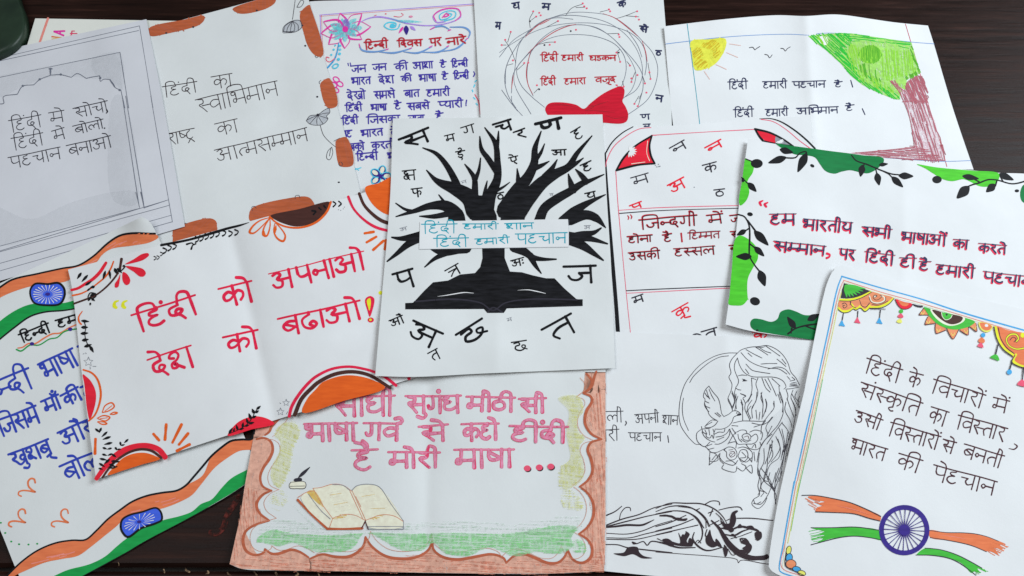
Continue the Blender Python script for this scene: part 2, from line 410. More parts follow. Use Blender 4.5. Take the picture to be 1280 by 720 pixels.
    def el(s, part, mat, code, cx, cy, rx, ry=None, rot=0, seg=18):
        ry = rx if ry is None else ry; t = np.linspace(0, 2*np.pi, seg, endpoint=False); c, n = math.cos(rot), math.sin(rot)
        x, y = rx*np.cos(t), ry*np.sin(t); P = PX(code, np.stack([cx+x*c-y*n, cy+x*n+y*c], 1))
        V = np.vstack([P.mean(0), P]); F = [(0, 1+(i+1) % seg, 1+i) for i in range(seg)]
        s.add(part, mat, V, F, s.dz())
    def ring(s, part, mat, w, code, cx, cy, rx, ry=None, rot=0, a0=0, a1=360):
        ry = rx if ry is None else ry; t = np.radians(np.linspace(a0, a1, 40)); c, n = math.cos(rot), math.sin(rot)
        x, y = rx*np.cos(t), ry*np.sin(t); q = np.stack([cx+x*c-y*n, cy+x*n+y*c], 1)
        r = ribbon(PX(code, q), w/CROPS[code][2]); s.add(part, mat, r[0], r[1], s.dz())
    def leaf(s, part, mat, code, x0, y0, x1, y1, w):
        a, b = np.array([x0, y0], float), np.array([x1, y1], float); d = b-a; n = np.array([-d[1], d[0]])/np.linalg.norm(d)*w/2
        q = [a, a+d*.12+n*.55, a+d*.38+n, a+d*.7+n*.68, b, a+d*.7-n*.68, a+d*.38-n, a+d*.12-n*.55]
        s.fl(part, mat, code, np.array(q))
    def hatch(s, part, mat, w, code, q, ang, gap, jit=.5, smooth=True, fill=1.0, lift=0):
        """pencil/crayon hatching clipped to a closed outline (w and gap in photo px)"""
        poly = PX(code, q); poly = catmull(poly, True, 4) if smooth else poly
        c, n = math.cos(ang), math.sin(ang); R = np.array([[c, n], [-n, c]]); Q = poly@R.T; z0 = s.dz()
        y = Q[:, 1].min()+gap*.5
        while y < Q[:, 1].max():
            xs = []
            for i in range(len(Q)):
                a, b = Q[i-1], Q[i]
                if (a[1] > y) != (b[1] > y): xs.append(a[0]+(y-a[1])*(b[0]-a[0])/(b[1]-a[1]))
            xs.sort()
            for a, b in zip(xs[0::2], xs[1::2]):
                x = a+random.uniform(0, gap)
                while x < b-2:
                    L = random.uniform(9, 34); e = min(b-random.uniform(0, 1.5), x+L)
                    if e-x > 2.5 and random.random() < fill:
                        m = (x+e)/2; yy = y+random.uniform(-jit, jit)*gap
                        pts = np.array([[x, yy+random.uniform(-.6, .6)], [m, yy+random.uniform(-.7, .7)], [e, yy+random.uniform(-.6, .6)]])
                        r = ribbon(resample_line(pts@R, 6), w*random.uniform(.7, 1.25), True)
                        if r: s.add(part, mat, r[0], r[1], z0+random.randint(0, 6)*.001)
                    x = e+random.uniform(.3, 2.5)
            y += gap*random.uniform(.75, 1.25)
    # --- writing
    def tx(s, part, mat, w, code, word, x0, y0, x1, y1, h, second=None, off=(0, 0), headline=True, hl=None, slant=0.0, steep=1.0):
        sc = CROPS[code][2]; A = PX(code, [[x0, y0], [x1, y1]]); d = A[1]-A[0]; L = np.linalg.norm(d); e = d/L
        nrm = np.array([-e[1], e[0]]); hp = h/sc; S, tot = layout(word)
        nrm = nrm+e*slant
        pad = .06; sx = L/(tot+2*pad); wp = w/sc; z0 = s.dz()
        def mp(p): return A[0]+np.outer((p[:, 0]+pad)*sx, e)+np.outer(p[:, 1]*hp, nrm)
        if part.startswith('text_line'): s.wn = getattr(s, 'wn', 0)+1; part = part+'/word#%d' % s.wn
        jobs = [(mat, wp, np.zeros(2), z0)]
        if second: jobs.append((second[0], second[1]/sc, np.array(off)/sc, s.dz()))
        jit = [(random.uniform(-.03, .03), random.uniform(-.02, .03)) for _ in S]
        for (m, ww, of, zz) in jobs:
            for k, (sm, p) in enumerate(S):
                zk = zz+(k % 4)*.001
                if isinstance(sm, str):
                    c = mp(p)[0]+of; t = np.linspace(0, 2*np.pi, 10, endpoint=False); rr = max(ww*.75, hp*.045)
                    V = c+rr*np.stack([np.cos(t), np.sin(t)], 1); s.add(part, m, np.vstack([c, V]), [(0, 1+(i+1) % 10, 1+i) for i in range(10)], zk); continue
                q = p.copy(); q[:, 0] += jit[k][0]*q[:, 1]; q[:, 1] = np.where(q[:, 1] > .9, q[:, 1]+jit[k][1], q[:, 1])
                q = mp(q)+of; q = catmull(q, False, 4) if sm and len(q) > 2 else resample_line(q, 6)
                ws = ww*(1+.14*np.sin(np.linspace(0, 5, len(q))+k)); r = ribbon(q, ws)
                if r: s.add(part, m, r[0], r[1], zk)
            if headline:
                x = np.linspace(-.05, tot+.05, max(4, int(L/5))); yv = .015*np.sin(x*2.1+len(word))
                r = ribbon(mp(np.stack([x, yv], 1))+of, (hl/sc if hl else ww)*.95); s.add(part, m, r[0], r[1], zz+.005)
    def finish(s):
        holders = {}; calls = {}
        for p in s.parts.values():
            p['V'] = np.vstack(p['V']); p['Z'] = np.concatenate(p['Z'])
            ids = np.floor(p['Z']).astype(int)
            for i in np.unique(ids): calls.setdefault(i, []).append(p['V'][ids == i])
        grid, hgt = np.zeros((340, 460), int), {}
        for i in sorted(calls):                       # ink laid over ink sits one film higher
            c = np.unique((np.vstack(calls[i])/4+40).astype(int).clip(1, [458, 338]), axis=0); x, y = c[:, 0], c[:, 1]
            lv = max(grid[y+b, x+a].max() for a in (-1, 0, 1) for b in (-1, 0, 1))+1
            lv += s.force.get(i, 0); grid[y, x] = np.maximum(grid[y, x], lv); hgt[i] = .00012+lv*.000016
        for key, p in s.parts.items():
            par, nm = s.root, key
            if '/' in key:
                a, nm = key.split('/')
                if a not in holders:
                    e = bpy.data.objects.new(a.split('#')[0], None); COL.objects.link(e); e.parent = s.root; e.empty_display_size = .01; holders[a] = e
                par = holders[a]
            V, ids = p['V'], np.floor(p['Z']).astype(int)
            Z = np.array([hgt[i] for i in ids])+(p['Z']-ids)*.0004
            P = s.conform(V, Z)
            mesh_obj(nm.split('#')[0], P-s.c, p['F'], [MATS[m] for m in p['mats']], par, p['M'], smooth=True)

# ------------------------------------------------------------------ inks (colours of the pens and crayons themselves)
for nme, rgb, kd, cv in [
    ('black', (17, 17, 20), 'marker', 1), ('ink_black', (42, 40, 48), 'pen', 1), ('ink_navy', (40, 44, 72), 'pen', 1), ('pencil', (92, 96, 108), 'pen', 1),
    ('pencil_soft', (150, 154, 164), 'wash', .5), ('smudge', (150, 154, 158), 'wash', .11), ('grey_ink', (120, 122, 128), 'pen', 1), ('thin_ink', (54, 52, 58), 'pen', 1),
    ('brown_marker', (158, 80, 50), 'marker', 1), ('dark_brown', (62, 36, 32), 'marker', 1), ('brown_ink', (64, 34, 40), 'pen', 1), ('umber', (46, 36, 40), 'pen', 1),
    ('crimson', (196, 30, 62), 'marker', 1), ('red', (205, 30, 48), 'marker', 1), ('bow_red', (172, 20, 40), 'marker', 1), ('dark_red', (160, 28, 44), 'pen', 1), ('rose_line', (200, 74, 98), 'pen', 1),
    ('orange', (228, 82, 28), 'marker', 1), ('saffron', (226, 104, 66), 'marker', 1), ('coral', (214, 120, 110), 'pen', 1), ('yellow', (226, 204, 40), 'marker', 1),
    ('flag_green', (22, 132, 62), 'marker', 1), ('deep_green', (2, 100, 50), 'marker', 1), ('lime', (66, 166, 38), 'marker', 1), ('leaf_green', (58, 156, 52), 'marker', 1),
    ('blue_ink', (42, 58, 150), 'pen', 1), ('indigo', (58, 48, 136), 'pen', 1), ('chakra_blue', (56, 84, 190), 'marker', 1), ('purple', (48, 34, 112), 'marker', 1),
    ('teal', (20, 134, 150), 'pen', 1), ('sky_line', (58, 138, 184), 'pen', 1), ('blue_line', (96, 130, 176), 'pen', 1), ('cyan', (74, 174, 206), 'marker', 1), ('magenta', (208, 50, 140), 'marker', 1),
    ('violet', (150, 120, 190), 'pen', 1), ('pink', (218, 116, 142), 'crayon', .85), ('pink_line', (188, 58, 92), 'pen', 1), ('white_ink', (232, 234, 238), 'pen', 1), ('peach', (226, 196, 178), 'pen', 1),
    ('bloom_cyan', (96, 186, 214), 'crayon', .7), ('bloom_violet', (126, 110, 186), 'crayon', .7),
    ('sun_yellow', (232, 210, 64), 'crayon', 1), ('sun_orange', (226, 164, 40), 'crayon', .7), ('ray', (206, 160, 150), 'pen', 1),
    ('crown_pale', (136, 186, 84), 'crayon', .8), ('crown_green', (34, 156, 46), 'pen', 1), ('crown_dark', (70, 142, 30), 'pen', 1), ('crown_lime', (116, 174, 48), 'pen', 1),
    ('bark', (146, 78, 88), 'pen', 1), ('bark_wash', (196, 150, 160), 'crayon', .6),
    ('frame_crayon', (190, 142, 124), 'crayon', .98), ('frame_line', (156, 82, 58), 'marker', 1), ('frame_stroke', (186, 116, 94), 'crayon', .6), ('thin_brown', (176, 120, 96), 'pen', 1),
    ('grass_crayon', (126, 194, 124), 'crayon', .6), ('grass_soft', (178, 214, 180), 'crayon', .5), ('yellow_crayon', (218, 214, 120), 'crayon', .5), ('yellow_wash', (226, 224, 150), 'wash', .5), ('grass_wash', (156, 206, 160), 'wash', .5), ('cream', (206, 195, 176), 'pen', 1),
    ('ochre', (204, 160, 84), 'crayon', .8), ('olive', (196, 190, 90), 'marker', 1), ('flesh_orange', (232, 120, 84), 'marker', 1), ('tan', (196, 186, 150), 'wash', .3)]:
    ink(nme, rgb, kd, cv)
ink('black_fill', (19, 19, 22), 'marker', streak=.75)
P_COOL, P_GREY, P_LAV, P_CREAM = (.80, .815, .825), (.76, .785, .785), (.70, .71, .755), (.80, .81, .75)

def table_mark(name, rgb, items):
    V, F = [], []
    for q, w in items:
        r = ribbon(catmull(PX('px', q)), w); k = len(V); xy = unproj(r[0]); V += [(x, y, .0006) for x, y in xy]; F += [tuple(i+k for i in f) for f in r[1]]
    m, nt, b = nmat(name, .6, .15); n = noise(nt, 160, 5); rr = ramp(nt, n.outputs[0], [(.35, tuple(lin(rgb)*.5)), (.7, tuple(lin(rgb)*1.4))]); nt.links.new(rr.outputs[0], b.inputs['Base Color'])
    mr = nt.nodes.new('ShaderNodeMapRange'); nt.links.new(n.outputs[0], mr.inputs[0]); mr.inputs[1].default_value = .42; mr.inputs[2].default_value = .6; nt.links.new(mr.outputs[0], b.inputs['Alpha'])
    mesh_obj(name, V, F, m, tb)
table_mark('red_stain', (92, 36, 30), [('299,621 292,632 284,645 279,660 270,667 264,666', 7), ('293,622 300,622', 4)])
table_mark('scuff_mark', (150, 124, 96), [('%d,%d %d,%d %d,%d' % (x, y, x+1, y+2, x+dx, y+4), w) for x, y, dx, w in [(205, 712, 1, 1.4), (232, 711, 5, 2.4), (260, 714, -2, 2), (285, 716, 4, 2), (318, 715, 3, 2.2), (345, 716, 2, 2.6), (372, 716, -3, 2), (398, 717, 2, 1.6), (148, 703, 1, .8)]])

# ================================================================== glossy green folder at the far left corner
V, F = [], []
pts = unproj(catmull(PX('px', '-60,-30 18,-30 26,-16 28,2 31,12 35,22 37,34 36,50 24,66 0,78 -60,92 -66,80 -66,-24'), True, 4)[::-1])
n = len(pts); cen = pts.mean(0)
for z, k in ((.0, 1), (.008, 1), (.0105, .988), (.012, .96), (.0125, .91)):
    V += [(*(cen+(p-cen)*k), z) for p in pts]
F += [tuple(range(n-1, -1, -1)), tuple(range(4*n, 5*n))]
for L in range(4): F += [(L*n+i, L*n+(i+1) % n, (L+1)*n+(i+1) % n, (L+1)*n+i) for i in range(n)]
gm, nt, b = nmat('dark green leathercloth', .42, .4); nn = noise(nt, 30, 5); rr = ramp(nt, nn.outputs[0], [(.3, (.006, .018, .011)), (.75, (.018, .04, .022))])
nt.links.new(rr.outputs[0], b.inputs['Base Color'])
gr = bpy.data.objects.new('folder', None); COL.objects.link(gr); gr.location = (*cen, 0)
gr['label'] = 'dark green folder lying in the far left corner of the table'; gr['category'] = 'folder'
mesh_obj('cover', [(v[0]-cen[0], v[1]-cen[1], v[2]) for v in V], F, gm, gr, smooth=True)

# ================================================================== cream printed sheet
s = Sheet('cream sheet with coral margin line and magenta letters, mostly hidden by other posters',
          ['44,23 330,28', '330,28 320,165', '4,155 320,165', '44,23 4,155'], P_CREAM)
s.st('margin_line', 'coral', 2.6, 'px', '60,23 50,52 36,100', straight=True)
s.st('printed_letter#A', 'magenta', 34, 'v1', '650,300 445,308', '445,312 630,388', '565,305 560,356', straight=True)
s.st('printed_letter#V', 'saffron', 26, 'v1', '400,412 600,436', straight=True); s.st('printed_letter#V', 'ochre', 26, 'v1', '600,436 395,462', straight=True)
s.st('printed_letter#m', 'pink_line', 22, 'v1', '800,300 850,300', '770,348 900,350', '770,392 880,388', '800,300 785,392')
s.finish()

# ================================================================== slogans with lotus border
s = Sheet('poster with pink and blue lotus border, red title and indigo slogan lines',
          ['378,4 386,2 453,0 540,-3 624,-6', '624,-6 628,260', '405,272 628,260', '378,4 405,272'], P_COOL)
for o, m, w in ((0, 'violet', 5), (9, 'rose_line', 2.5)):
    s.st('border', m, w, '02', [[105, 100+o], [500, 70+o], [1190-o, 22+o]], [[1190-o, 22+o], [1205-o, 360], [1225-o, 720], [1240-o, 1290]], [[108+o, 100], [118+o, 400], [150+o, 1300]])
s.st('border', 'sky_line', 6, '02', '1182,60 1186,140', '1178,220 1182,290', '1170,330 1172,380', '1185,420 1192,560', '1190,580 1194,700', '1200,720 1204,840')
L = 'lotus_drawing'
for (x, y, b0, b1) in [(240, 88, (205, 150), (300, 150)), (385, 90, (300, 140), (350, 170)), (445, 178, (350, 150), (350, 215)), (385, 262, (375, 205), (320, 245)),
                       (272, 322, (320, 240), (255, 255)), (165, 296, (190, 230), (235, 275)), (115, 223, (190, 195), (200, 245)), (130, 145, (215, 165), (180, 200))]:
    dx, dy = x-275, y-195
    s.fl(L, 'bloom_cyan', '02', [[275, 195], [275+dx*.35-dy*.16, 195+dy*.35+dx*.16], [275+dx*.68, 195+dy*.68], [275+dx*.35+dy*.16, 195+dy*.35-dx*.16]])
    s.st(L, 'magenta', 11, '02', [[275, 195], [275+dx*.4-dy*.28, 195+dy*.4+dx*.28], [x-dx*.1-dy*.07, y-dy*.1+dx*.07], [x, y]], taper=(1.5, 1, .5))
    s.st(L, 'magenta', 5, '02', [[275+dx*.3+dy*.2, 195+dy*.3-dx*.2], [275+dx*.6+dy*.25, 195+dy*.6-dx*.25], [x, y]], taper=(.6, 1, .8))
s.el(L, 'bloom_violet', '02', 280, 165, 26, 40); s.el(L, 'magenta', '02', 275, 195, 20)
s.st('vine_drawing', 'violet', 9, '02', '370,150 430,122 500,112 600,130 680,155', taper=(.4, 1.2, 1)); s.st('vine_drawing', 'blue_line', 9, '02', '560,118 640,142 720,160', taper=(.3, 1.4, .2))
s.st('vine_drawing', 'bloom_cyan', 20, '02', '620,135 700,142 790,146', taper=(.3, 1, .1))
s.st('vine_drawing', 'violet', 8, '02', '680,155 800,170 900,165 1000,140 1045,110 1030,65 980,55 900,75 862,110 885,148 940,143')
s.st('vine_drawing', 'magenta', 7, '02', '880,140 865,105 905,70 980,54 1030,62 1046,100 1010,138'); s.st('vine_drawing', 'cyan', 7, '02', '935,140 1005,115 1010,80 960,72 905,100 910,130 960,120 985,95 950,85')
s.st('vine_drawing', 'magenta', 8, '02', '925,115 950,90 965,100 940,112')
s.st('vine_drawing', 'cyan', 8, '02', '640,160 625,190 570,195 535,172 560,150 612,155 608,178 575,180 582,165'); s.el('vine_drawing', 'cyan', '02', 590, 168, 16, 12)
s.st('vine_drawing', 'rose_line', 4, '02', '600,108 640,112 662,98 650,88', '470,104 482,100'); s.el('vine_drawing', 'rose_line', '02', 545, 92, 6, 4); s.el('vine_drawing', 'pink', '02', 712, 110, 14, 7)
s.leaf('drop_drawing', 'purple', '02', 680, 170, 684, 232, 34); s.leaf('drop_drawing', 'magenta', '02', 662, 178, 632, 222, 16); s.leaf('drop_drawing', 'violet', '02', 708, 175, 745, 203, 20)
s.st('cloud_outline', 'blue_line', 11, '02', '370,300 385,332 470,345 560,328', '500,345 600,352 715,322', '665,345 760,352 850,312', '790,348 900,345 960,312', '900,345 1010,325 1060,290 1085,258', '1095,255 1107,215 1075,185 975,180', '975,200 930,175 880,178 845,195', taper=(.5, 1.2, .6))
s.st('cloud_outline', 'magenta', 6, '02', '368,292 372,315', '545,332 562,325', '700,325 718,318', '835,315 855,305', '950,312 965,305', '1080,262 1092,255', '960,205 978,198', '842,196 870,182')
s.st('stem_drawing', 'sky_line', 9, '02', '232,285 220,350 200,400 158,450', taper=(.7, 1, 1.2)); s.st('stem_drawing', 'rose_line', 5, '02', '205,390 170,412 150,402 150,380 168,385')
for x, y, r in [(240, 305, 8), (240, 330, 8), (238, 358, 9), (230, 395, 10), (208, 302, 6), (198, 330, 7), (182, 365, 7)]: s.el('stem_drawing', 'cyan', '02', x, y, r)
s.ring('stem_drawing', 'cyan', 8, '02', 210, 440, 20, 13, -.5)
for x, y in [(215, 530), (240, 560), (212, 600), (200, 565)]: s.ring('small_flower_drawing', 'magenta', 8, '02', x, y, 22, 15, .6)
for k in range(5):
    a = -1.3+k*1.2566; cx, cy = 510+38*math.cos(a), 535+38*math.sin(a)
    s.el('flower_drawing', 'cyan', '12', cx, cy, 38, 29, a); s.el('flower_drawing', 'purple', '12', cx, cy, 31, 23, a); s.el('flower_drawing', 'peach', '12', cx+6*math.cos(a), cy+6*math.sin(a), 22, 14, a)
s.el('flower_drawing', 'purple', '12', 510, 535, 15)
s.st('side_sprig_drawing', 'cyan', 8, '02', '1150,535 1140,545', '1138,565 1132,580', '1122,600 1126,612', '1130,650 1140,660', '1148,690 1156,700'); s.st('side_sprig_drawing', 'rose_line', 7, '02', '1140,630 1165,680 1175,760')
s.st('ink_fleck', 'cyan', 7, '12', '340,490 380,478', '345,482 365,495')
T = 'text_line#%d'
for k, row in enumerate([
    ('dark_red', 9, '02', [('हिन्दी', 400, 282, 560, 268, 48), ('दिवस', 620, 270, 790, 262, 42), ('पर', 835, 258, 915, 250, 50), ('नारे', 945, 258, 1080, 240, 46)]),
    ('indigo', 9, '02', [('जन', 310, 440, 415, 432, 44), ('जन', 455, 430, 550, 424, 40), ('की', 600, 428, 692, 417, 44), ('आशा', 725, 418, 860, 408, 44), ('है', 905, 415, 948, 411, 38), ('हिन्दी', 980, 408, 1092, 400, 42)]),
    ('indigo', 9, '02', [('भारत', 315, 520, 445, 512, 45), ('देश', 495, 513, 600, 503, 48), ('की', 645, 510, 717, 500, 38), ('भाषा', 765, 500, 882, 492, 44), ('है', 918, 494, 960, 490, 40), ('हिन्दी', 995, 488, 1098, 480, 42)]),
    ('indigo', 9, '02', [('देखो', 285, 616, 410, 605, 52), ('समझे', 465, 612, 605, 602, 48), ('बात', 665, 605, 770, 597, 44), ('हमारी', 815, 600, 972, 590, 45)]),
    ('indigo', 9, '12', [('हिंदी', 272, 62, 388, 54, 44), ('भाषा', 445, 58, 552, 52, 40), ('है', 600, 50, 648, 42, 44), ('सबसे', 685, 50, 838, 40, 44), ('प्यारी', 893, 38, 1060, 27, 44)]),
    ('indigo', 9, '12', [('हिंदी', 248, 148, 362, 138, 44), ('जिसका', 415, 140, 640, 128, 44), ('नाता', 695, 132, 802, 126, 40), ('है', 875, 118, 928, 112, 44)]),
    ('indigo', 9, '12', [('यह', 240, 235, 320, 228, 45), ('भारत', 378, 230, 525, 215, 45), ('देश', 575, 222, 672, 212, 50)]),
    ('indigo', 9, '12', [('सबको', 248, 325, 402, 310, 45), ('करती', 447, 310, 602, 298, 45)]),
    ('indigo', 9, '12', [('हिन्दी', 345, 385, 492, 374, 48), ('भाषा', 555, 380, 680, 372, 45)])]):
    for wd in row[3]: s.tx(T % k, row[0], row[1], row[2], *wd)
s.st(T % 1, 'indigo', 7, '02', '293,422 297,438', '308,420 312,436'); s.st(T % 2, 'indigo', 8, '02', '1132,478 1138,492 1130,510'); s.st(T % 4, 'indigo', 8, '12', '1084,28 1080,52', '1080,60 1081,64')
s.finish()

# ================================================================== wreath
s = Sheet('poster with twig wreath, scarlet bow and small red writing at the top centre',
          ['592,-8 829,-6', '829,-6 832,32 838,110 842,235', '606,240 842,235', '592,-8 606,240'], P_GREY)
w = 'wreath_drawing'
s.st(w, 'pencil', 3.6, '03', '130,380 220,270 330,200 450,130 600,85 750,85 880,110 1000,190 1080,270 1150,350 1185,450 1170,560 1120,660 1050,720 960,780',
     '170,560 175,450 230,330 300,240 400,150 540,105 700,110 850,150 960,220 1040,320 1080,430 1080,520 1040,600 970,645', '210,620 220,500 260,430 340,340 420,250 540,180 660,165 780,185 880,250 960,330 1040,420 1080,490 1085,600 1060,660',
     '130,350 200,300 320,230 450,180 600,155 760,155 900,180 1020,230 1090,310 1110,420 1100,500', '370,310 430,270 520,240 640,230 780,245 900,295 960,370 975,460 950,560 935,590',
     '355,640 320,560 315,460 340,350 400,280 500,210 600,170 720,170 840,220 930,300 1010,410 1040,500 1010,600 950,660', '240,720 190,640 165,540 180,430 250,300 320,220 440,130', '430,715 340,640 270,560 245,460 300,380 380,300',
     '340,760 230,560 235,440 260,300 330,200', '145,600 210,690 300,790', '210,640 215,690 250,740', '440,128 520,118 620,128', '980,200 1050,300 1080,380')
s.st(w, 'dark_red', 5.5, '03', '300,250 370,180 450,128', '340,330 310,470 320,560 352,630', '320,355 400,280 500,210 600,170 640,162', '820,90 900,120 980,180 1050,240', '1080,270 1105,350 1115,410', '222,500 210,590', '400,165 470,128', taper=(.4, 1, .5))
s.st(w, 'ink_black', 3, '03', '335,185 330,130 355,80', '333,140 378,108', '570,105 610,55 690,25', '640,50 700,48', '800,80 860,65', '905,125 970,105 1045,75', '975,105 1060,112', '240,420 210,340 165,265', '185,280 205,215', '150,300 175,300', '445,180 520,140', '395,295 450,282 500,280', '850,225 925,222', '915,345 935,410', '980,410 1000,435', '1035,480 1010,540', '1120,420 1130,480 1138,525', '1085,510 1100,550', '1060,640 1030,690', '1080,620 1055,705', '180,435 220,425', '250,465 300,420', '360,620 390,590', '940,590 905,565', '950,540 958,575', '930,330 905,350')
for x, y in [(355, 75), (395, 85), (375, 110), (405, 102), (685, 22), (695, 42), (712, 55), (860, 62), (868, 75), (1048, 75), (1040, 110), (1060, 130), (168, 265), (145, 300), (205, 212), (520, 140), (500, 280), (465, 298), (925, 230), (930, 246), (910, 350), (935, 412), (1000, 437), (1050, 500), (1010, 522), (1010, 546), (1130, 482), (1137, 526), (1100, 556), (1110, 617), (1030, 692), (1052, 707), (220, 402), (295, 420), (380, 568), (640, 198), (912, 568), (958, 578), (322, 418)]:
    s.el(w, 'rose_line', '03', x, y, 6.5, 6)
for x, y in [(605, 207), (395, 595), (430, 300), (333, 142), (925, 350)]: s.el(w, 'ink_black', '03', x, y, 6)
s.fl('bow_drawing', 'bow_red', '13', '435,85 460,50 540,42 640,58 692,85 740,45 820,-15 900,-55 940,-65 962,-45 960,0 950,35 970,70 988,120 980,165 950,182 850,180 760,165 690,130 620,165 520,160 455,130')
s.st('bow_drawing', 'dark_brown', 2.5, '13', '692,85 780,60 870,30', '700,95 800,100 900,110', '470,60 560,60 660,80', '720,60 760,70 700,100', '840,130 900,150 960,140', taper=(.3, 1, .3))
for k, (ch, x0, y0, x1, y1, h) in enumerate([('घ', 212, 22, 262, 14, 42), ('म', 415, 22, 470, 26, 38), ('क', 915, 18, 970, -2, 38), ('म', 104, 148, 140, 150, 42), ('से', 1065, 172, 1122, 180, 36), ('ठ', 1172, 336, 1210, 338, 34), ('न', 1172, 632, 1222, 640, 40)]):
    s.tx('letter#%d' % k, 'ink_navy', 10.5, '03', ch, x0, y0, x1, y1, h)
s.tx('letter#8', 'ink_navy', 8, '13', 'ण', 1068, 124, 1132, 120, 34); s.tx('letter#9', 'ink_navy', 8, '13', 'न', 1088, 188, 1135, 186, 30)
for wd in [('हिंदी', 402, 366, 522, 360, 46), ('हमारी', 542, 368, 690, 364, 38), ('धडकन', 728, 372, 908, 368, 34)]: s.tx(T % 0, 'dark_red', 7.5, '03', *wd)
for wd in [('हिंदी', 402, 525, 506, 520, 45), ('हमारा', 560, 525, 705, 518, 40), ('वजूद', 765, 515, 908, 508, 38)]: s.tx(T % 1, 'dark_red', 7.5, '03', *wd)
s.finish()

# ================================================================== sun and tree landscape
s = Sheet('landscape poster with crayon sun, three birds and green tree with maroon trunk',
          ['830,33 870,28 905,24 970,19 1007,20 1040,18 1057,19 1091,24 1119,28 1160,32', '1160,32 1167,54 1191,135 1217,212', '848,212 1030,207 1217,212', '830,33 839,135 848,212'], P_COOL,
          lifts=[(905, 40, .004, .03), (1055, 35, .005, .035)], crease=[(1004, 15, 1020, 215, .0030, .012)])
s.st('margin_line', 'teal', 4.5, '04', '208,160 245,440 280,720 292,830'); s.st('margin_line', 'blue_line', 4, '04', '65,293 210,275 450,248 700,232 900,228 1020,235')
s.st('margin_line', 'blue_line', 3.5, '05', '-100,224 0,220 200,240 530,280 680,292'); s.st('margin_line', 'dark_red', 3.5, '05', '490,160 585,480 650,720 720,940 766,1110'); s.st('margin_line', 'blue_line', 4, '15', '340,410 740,435 925,430')
s.fl('sun_drawing', 'sun_yellow', '04', '232,276 350,262 462,258 468,300 440,370 390,430 320,462 265,468 250,440 240,360'); s.hatch('sun_drawing', 'sun_yellow', 1.6, '04', '232,276 350,262 462,258 468,300 440,370 390,430 320,462 265,468 250,440 240,360', -.9, 1.7, .6)
for q in ('240,340 300,320 310,370 260,390', '300,300 400,270 430,310 360,330', '250,400 330,400 340,440 270,450', '380,330 430,340 400,400'): s.hatch('sun_drawing', 'sun_orange', 1.6, '04', q, -.7, 1.6, .6)
s.st('sun_drawing', 'ray', 4, '04', '490,292 565,303', '470,350 545,382', '400,430 470,462', '322,475 358,528')
s.st('bird_drawing#1', 'thin_ink', 5, '04', '622,318 645,315 660,332 668,325 692,310'); s.st('bird_drawing#2', 'thin_ink', 5, '04', '725,362 745,368 757,385 775,365'); s.st('bird_drawing#3', 'thin_ink', 5, '04', '832,322 850,325 862,340 875,325 895,312')
for wd in [('हिंदी', 478, 547, 612, 540, 50), ('हमारी', 710, 545, 874, 540, 46), ('पहचान', 908, 545, 1132, 538, 42), ('है', 1188, 550, 1242, 543, 34)]: s.tx(T % 0, 'ink_navy', 7.5, '04', *wd)
s.st(T % 0, 'ink_navy', 7, '05', '125,535 138,580'); s.st(T % 1, 'ink_navy', 7, '15', '202,84 220,124')
for wd in [('हिंदी', 515, 92, 652, 86, 50), ('हमारी', 728, 90, 882, 84, 46), ('अभिमान', 935, 82, 1216, 70, 42)]: s.tx(T % 1, 'ink_navy', 7.5, '14', *wd)
s.tx(T % 1, 'ink_navy', 7.5, '15', 'है', 88, 64, 148, 58, 38)
cr = '-160,240 -60,228 0,222 130,222 280,245 420,265 530,283 560,390 588,490 540,512 498,530 497,600 470,590 455,640 455,668 400,655 300,615 200,565 120,500 60,425 0,372 -40,335 -100,290'
c_ = 'tree_drawing/crown'; t_ = 'tree_drawing/trunk'
s.fl(c_, 'crown_pale', '05', cr, straight=True)
s.hatch(c_, 'crown_green', 1.3, '05', '-150,240 0,224 110,226 130,300 100,340 150,430 250,520 400,600 450,640 450,668 400,655 300,615 200,565 120,500 60,425 0,372 -60,318', .75, 1.5, .7, fill=.86)
s.hatch(c_, 'crown_green', 1.1, '05', '20,224 280,245 528,284 520,300 300,275 100,262', .1, 1.3, .7, fill=.8)
s.hatch(c_, 'crown_lime', 1.1, '05', '120,290 180,320 190,420 300,520 430,620 300,590 180,520 110,420', 1.3, 1.6, .7, fill=.8)
s.el(c_, 'crown_lime', '05', 255, 362, 76, 62); s.hatch(c_, 'crown_dark', 1.1, '05', '180,350 210,310 270,300 320,330 332,370 300,415 240,422 190,395', 1.55, 1.5, .5, fill=.85)
s.hatch(c_, 'crown_lime', 1.2, '05', '350,330 440,335 530,340 545,420 560,480 470,510 350,530', 1.5, 1.9, .5, fill=.85)
s.hatch(c_, 'crown_dark', 1.2, '05', '190,430 260,430 300,500 320,545 260,540 200,480', 1.4, 1.6, .6, fill=.75)
s.hatch(c_, 'crown_dark', 1.2, '05', '530,300 560,390 588,490 500,530 490,510 560,470 535,380', 1.1, 1.6, .7, fill=.9)
s.hatch(c_, 'crown_green', 1.0, '05', '300,270 500,300 520,320 320,300', .2, 2.2, .7, fill=.6)
s.fl(c_, 'white_ink', '05', '-90,250 -50,240 -20,270 -40,300 -80,285'); s.hatch(c_, 'crown_lime', 1.2, '05', '-100,250 -50,238 -10,270 -40,305 -90,285', 1.0, 2, .6, fill=.7)
tr = '388,540 412,535 480,600 498,606 500,545 595,503 650,720 690,820 750,1070 600,1065 340,1048 130,1022 200,1012 420,995 550,980 545,940 520,790 480,680 440,600'
s.fl(t_, 'bark_wash', '05', tr, straight=True); s.hatch(t_, 'bark', .85, '05', '390,540 412,535 480,600 498,606 500,545 595,503 650,720 690,820 750,1070 600,1065 560,1000 545,940 520,790 480,680 440,600', 1.25, 1.5, .8, fill=.7)
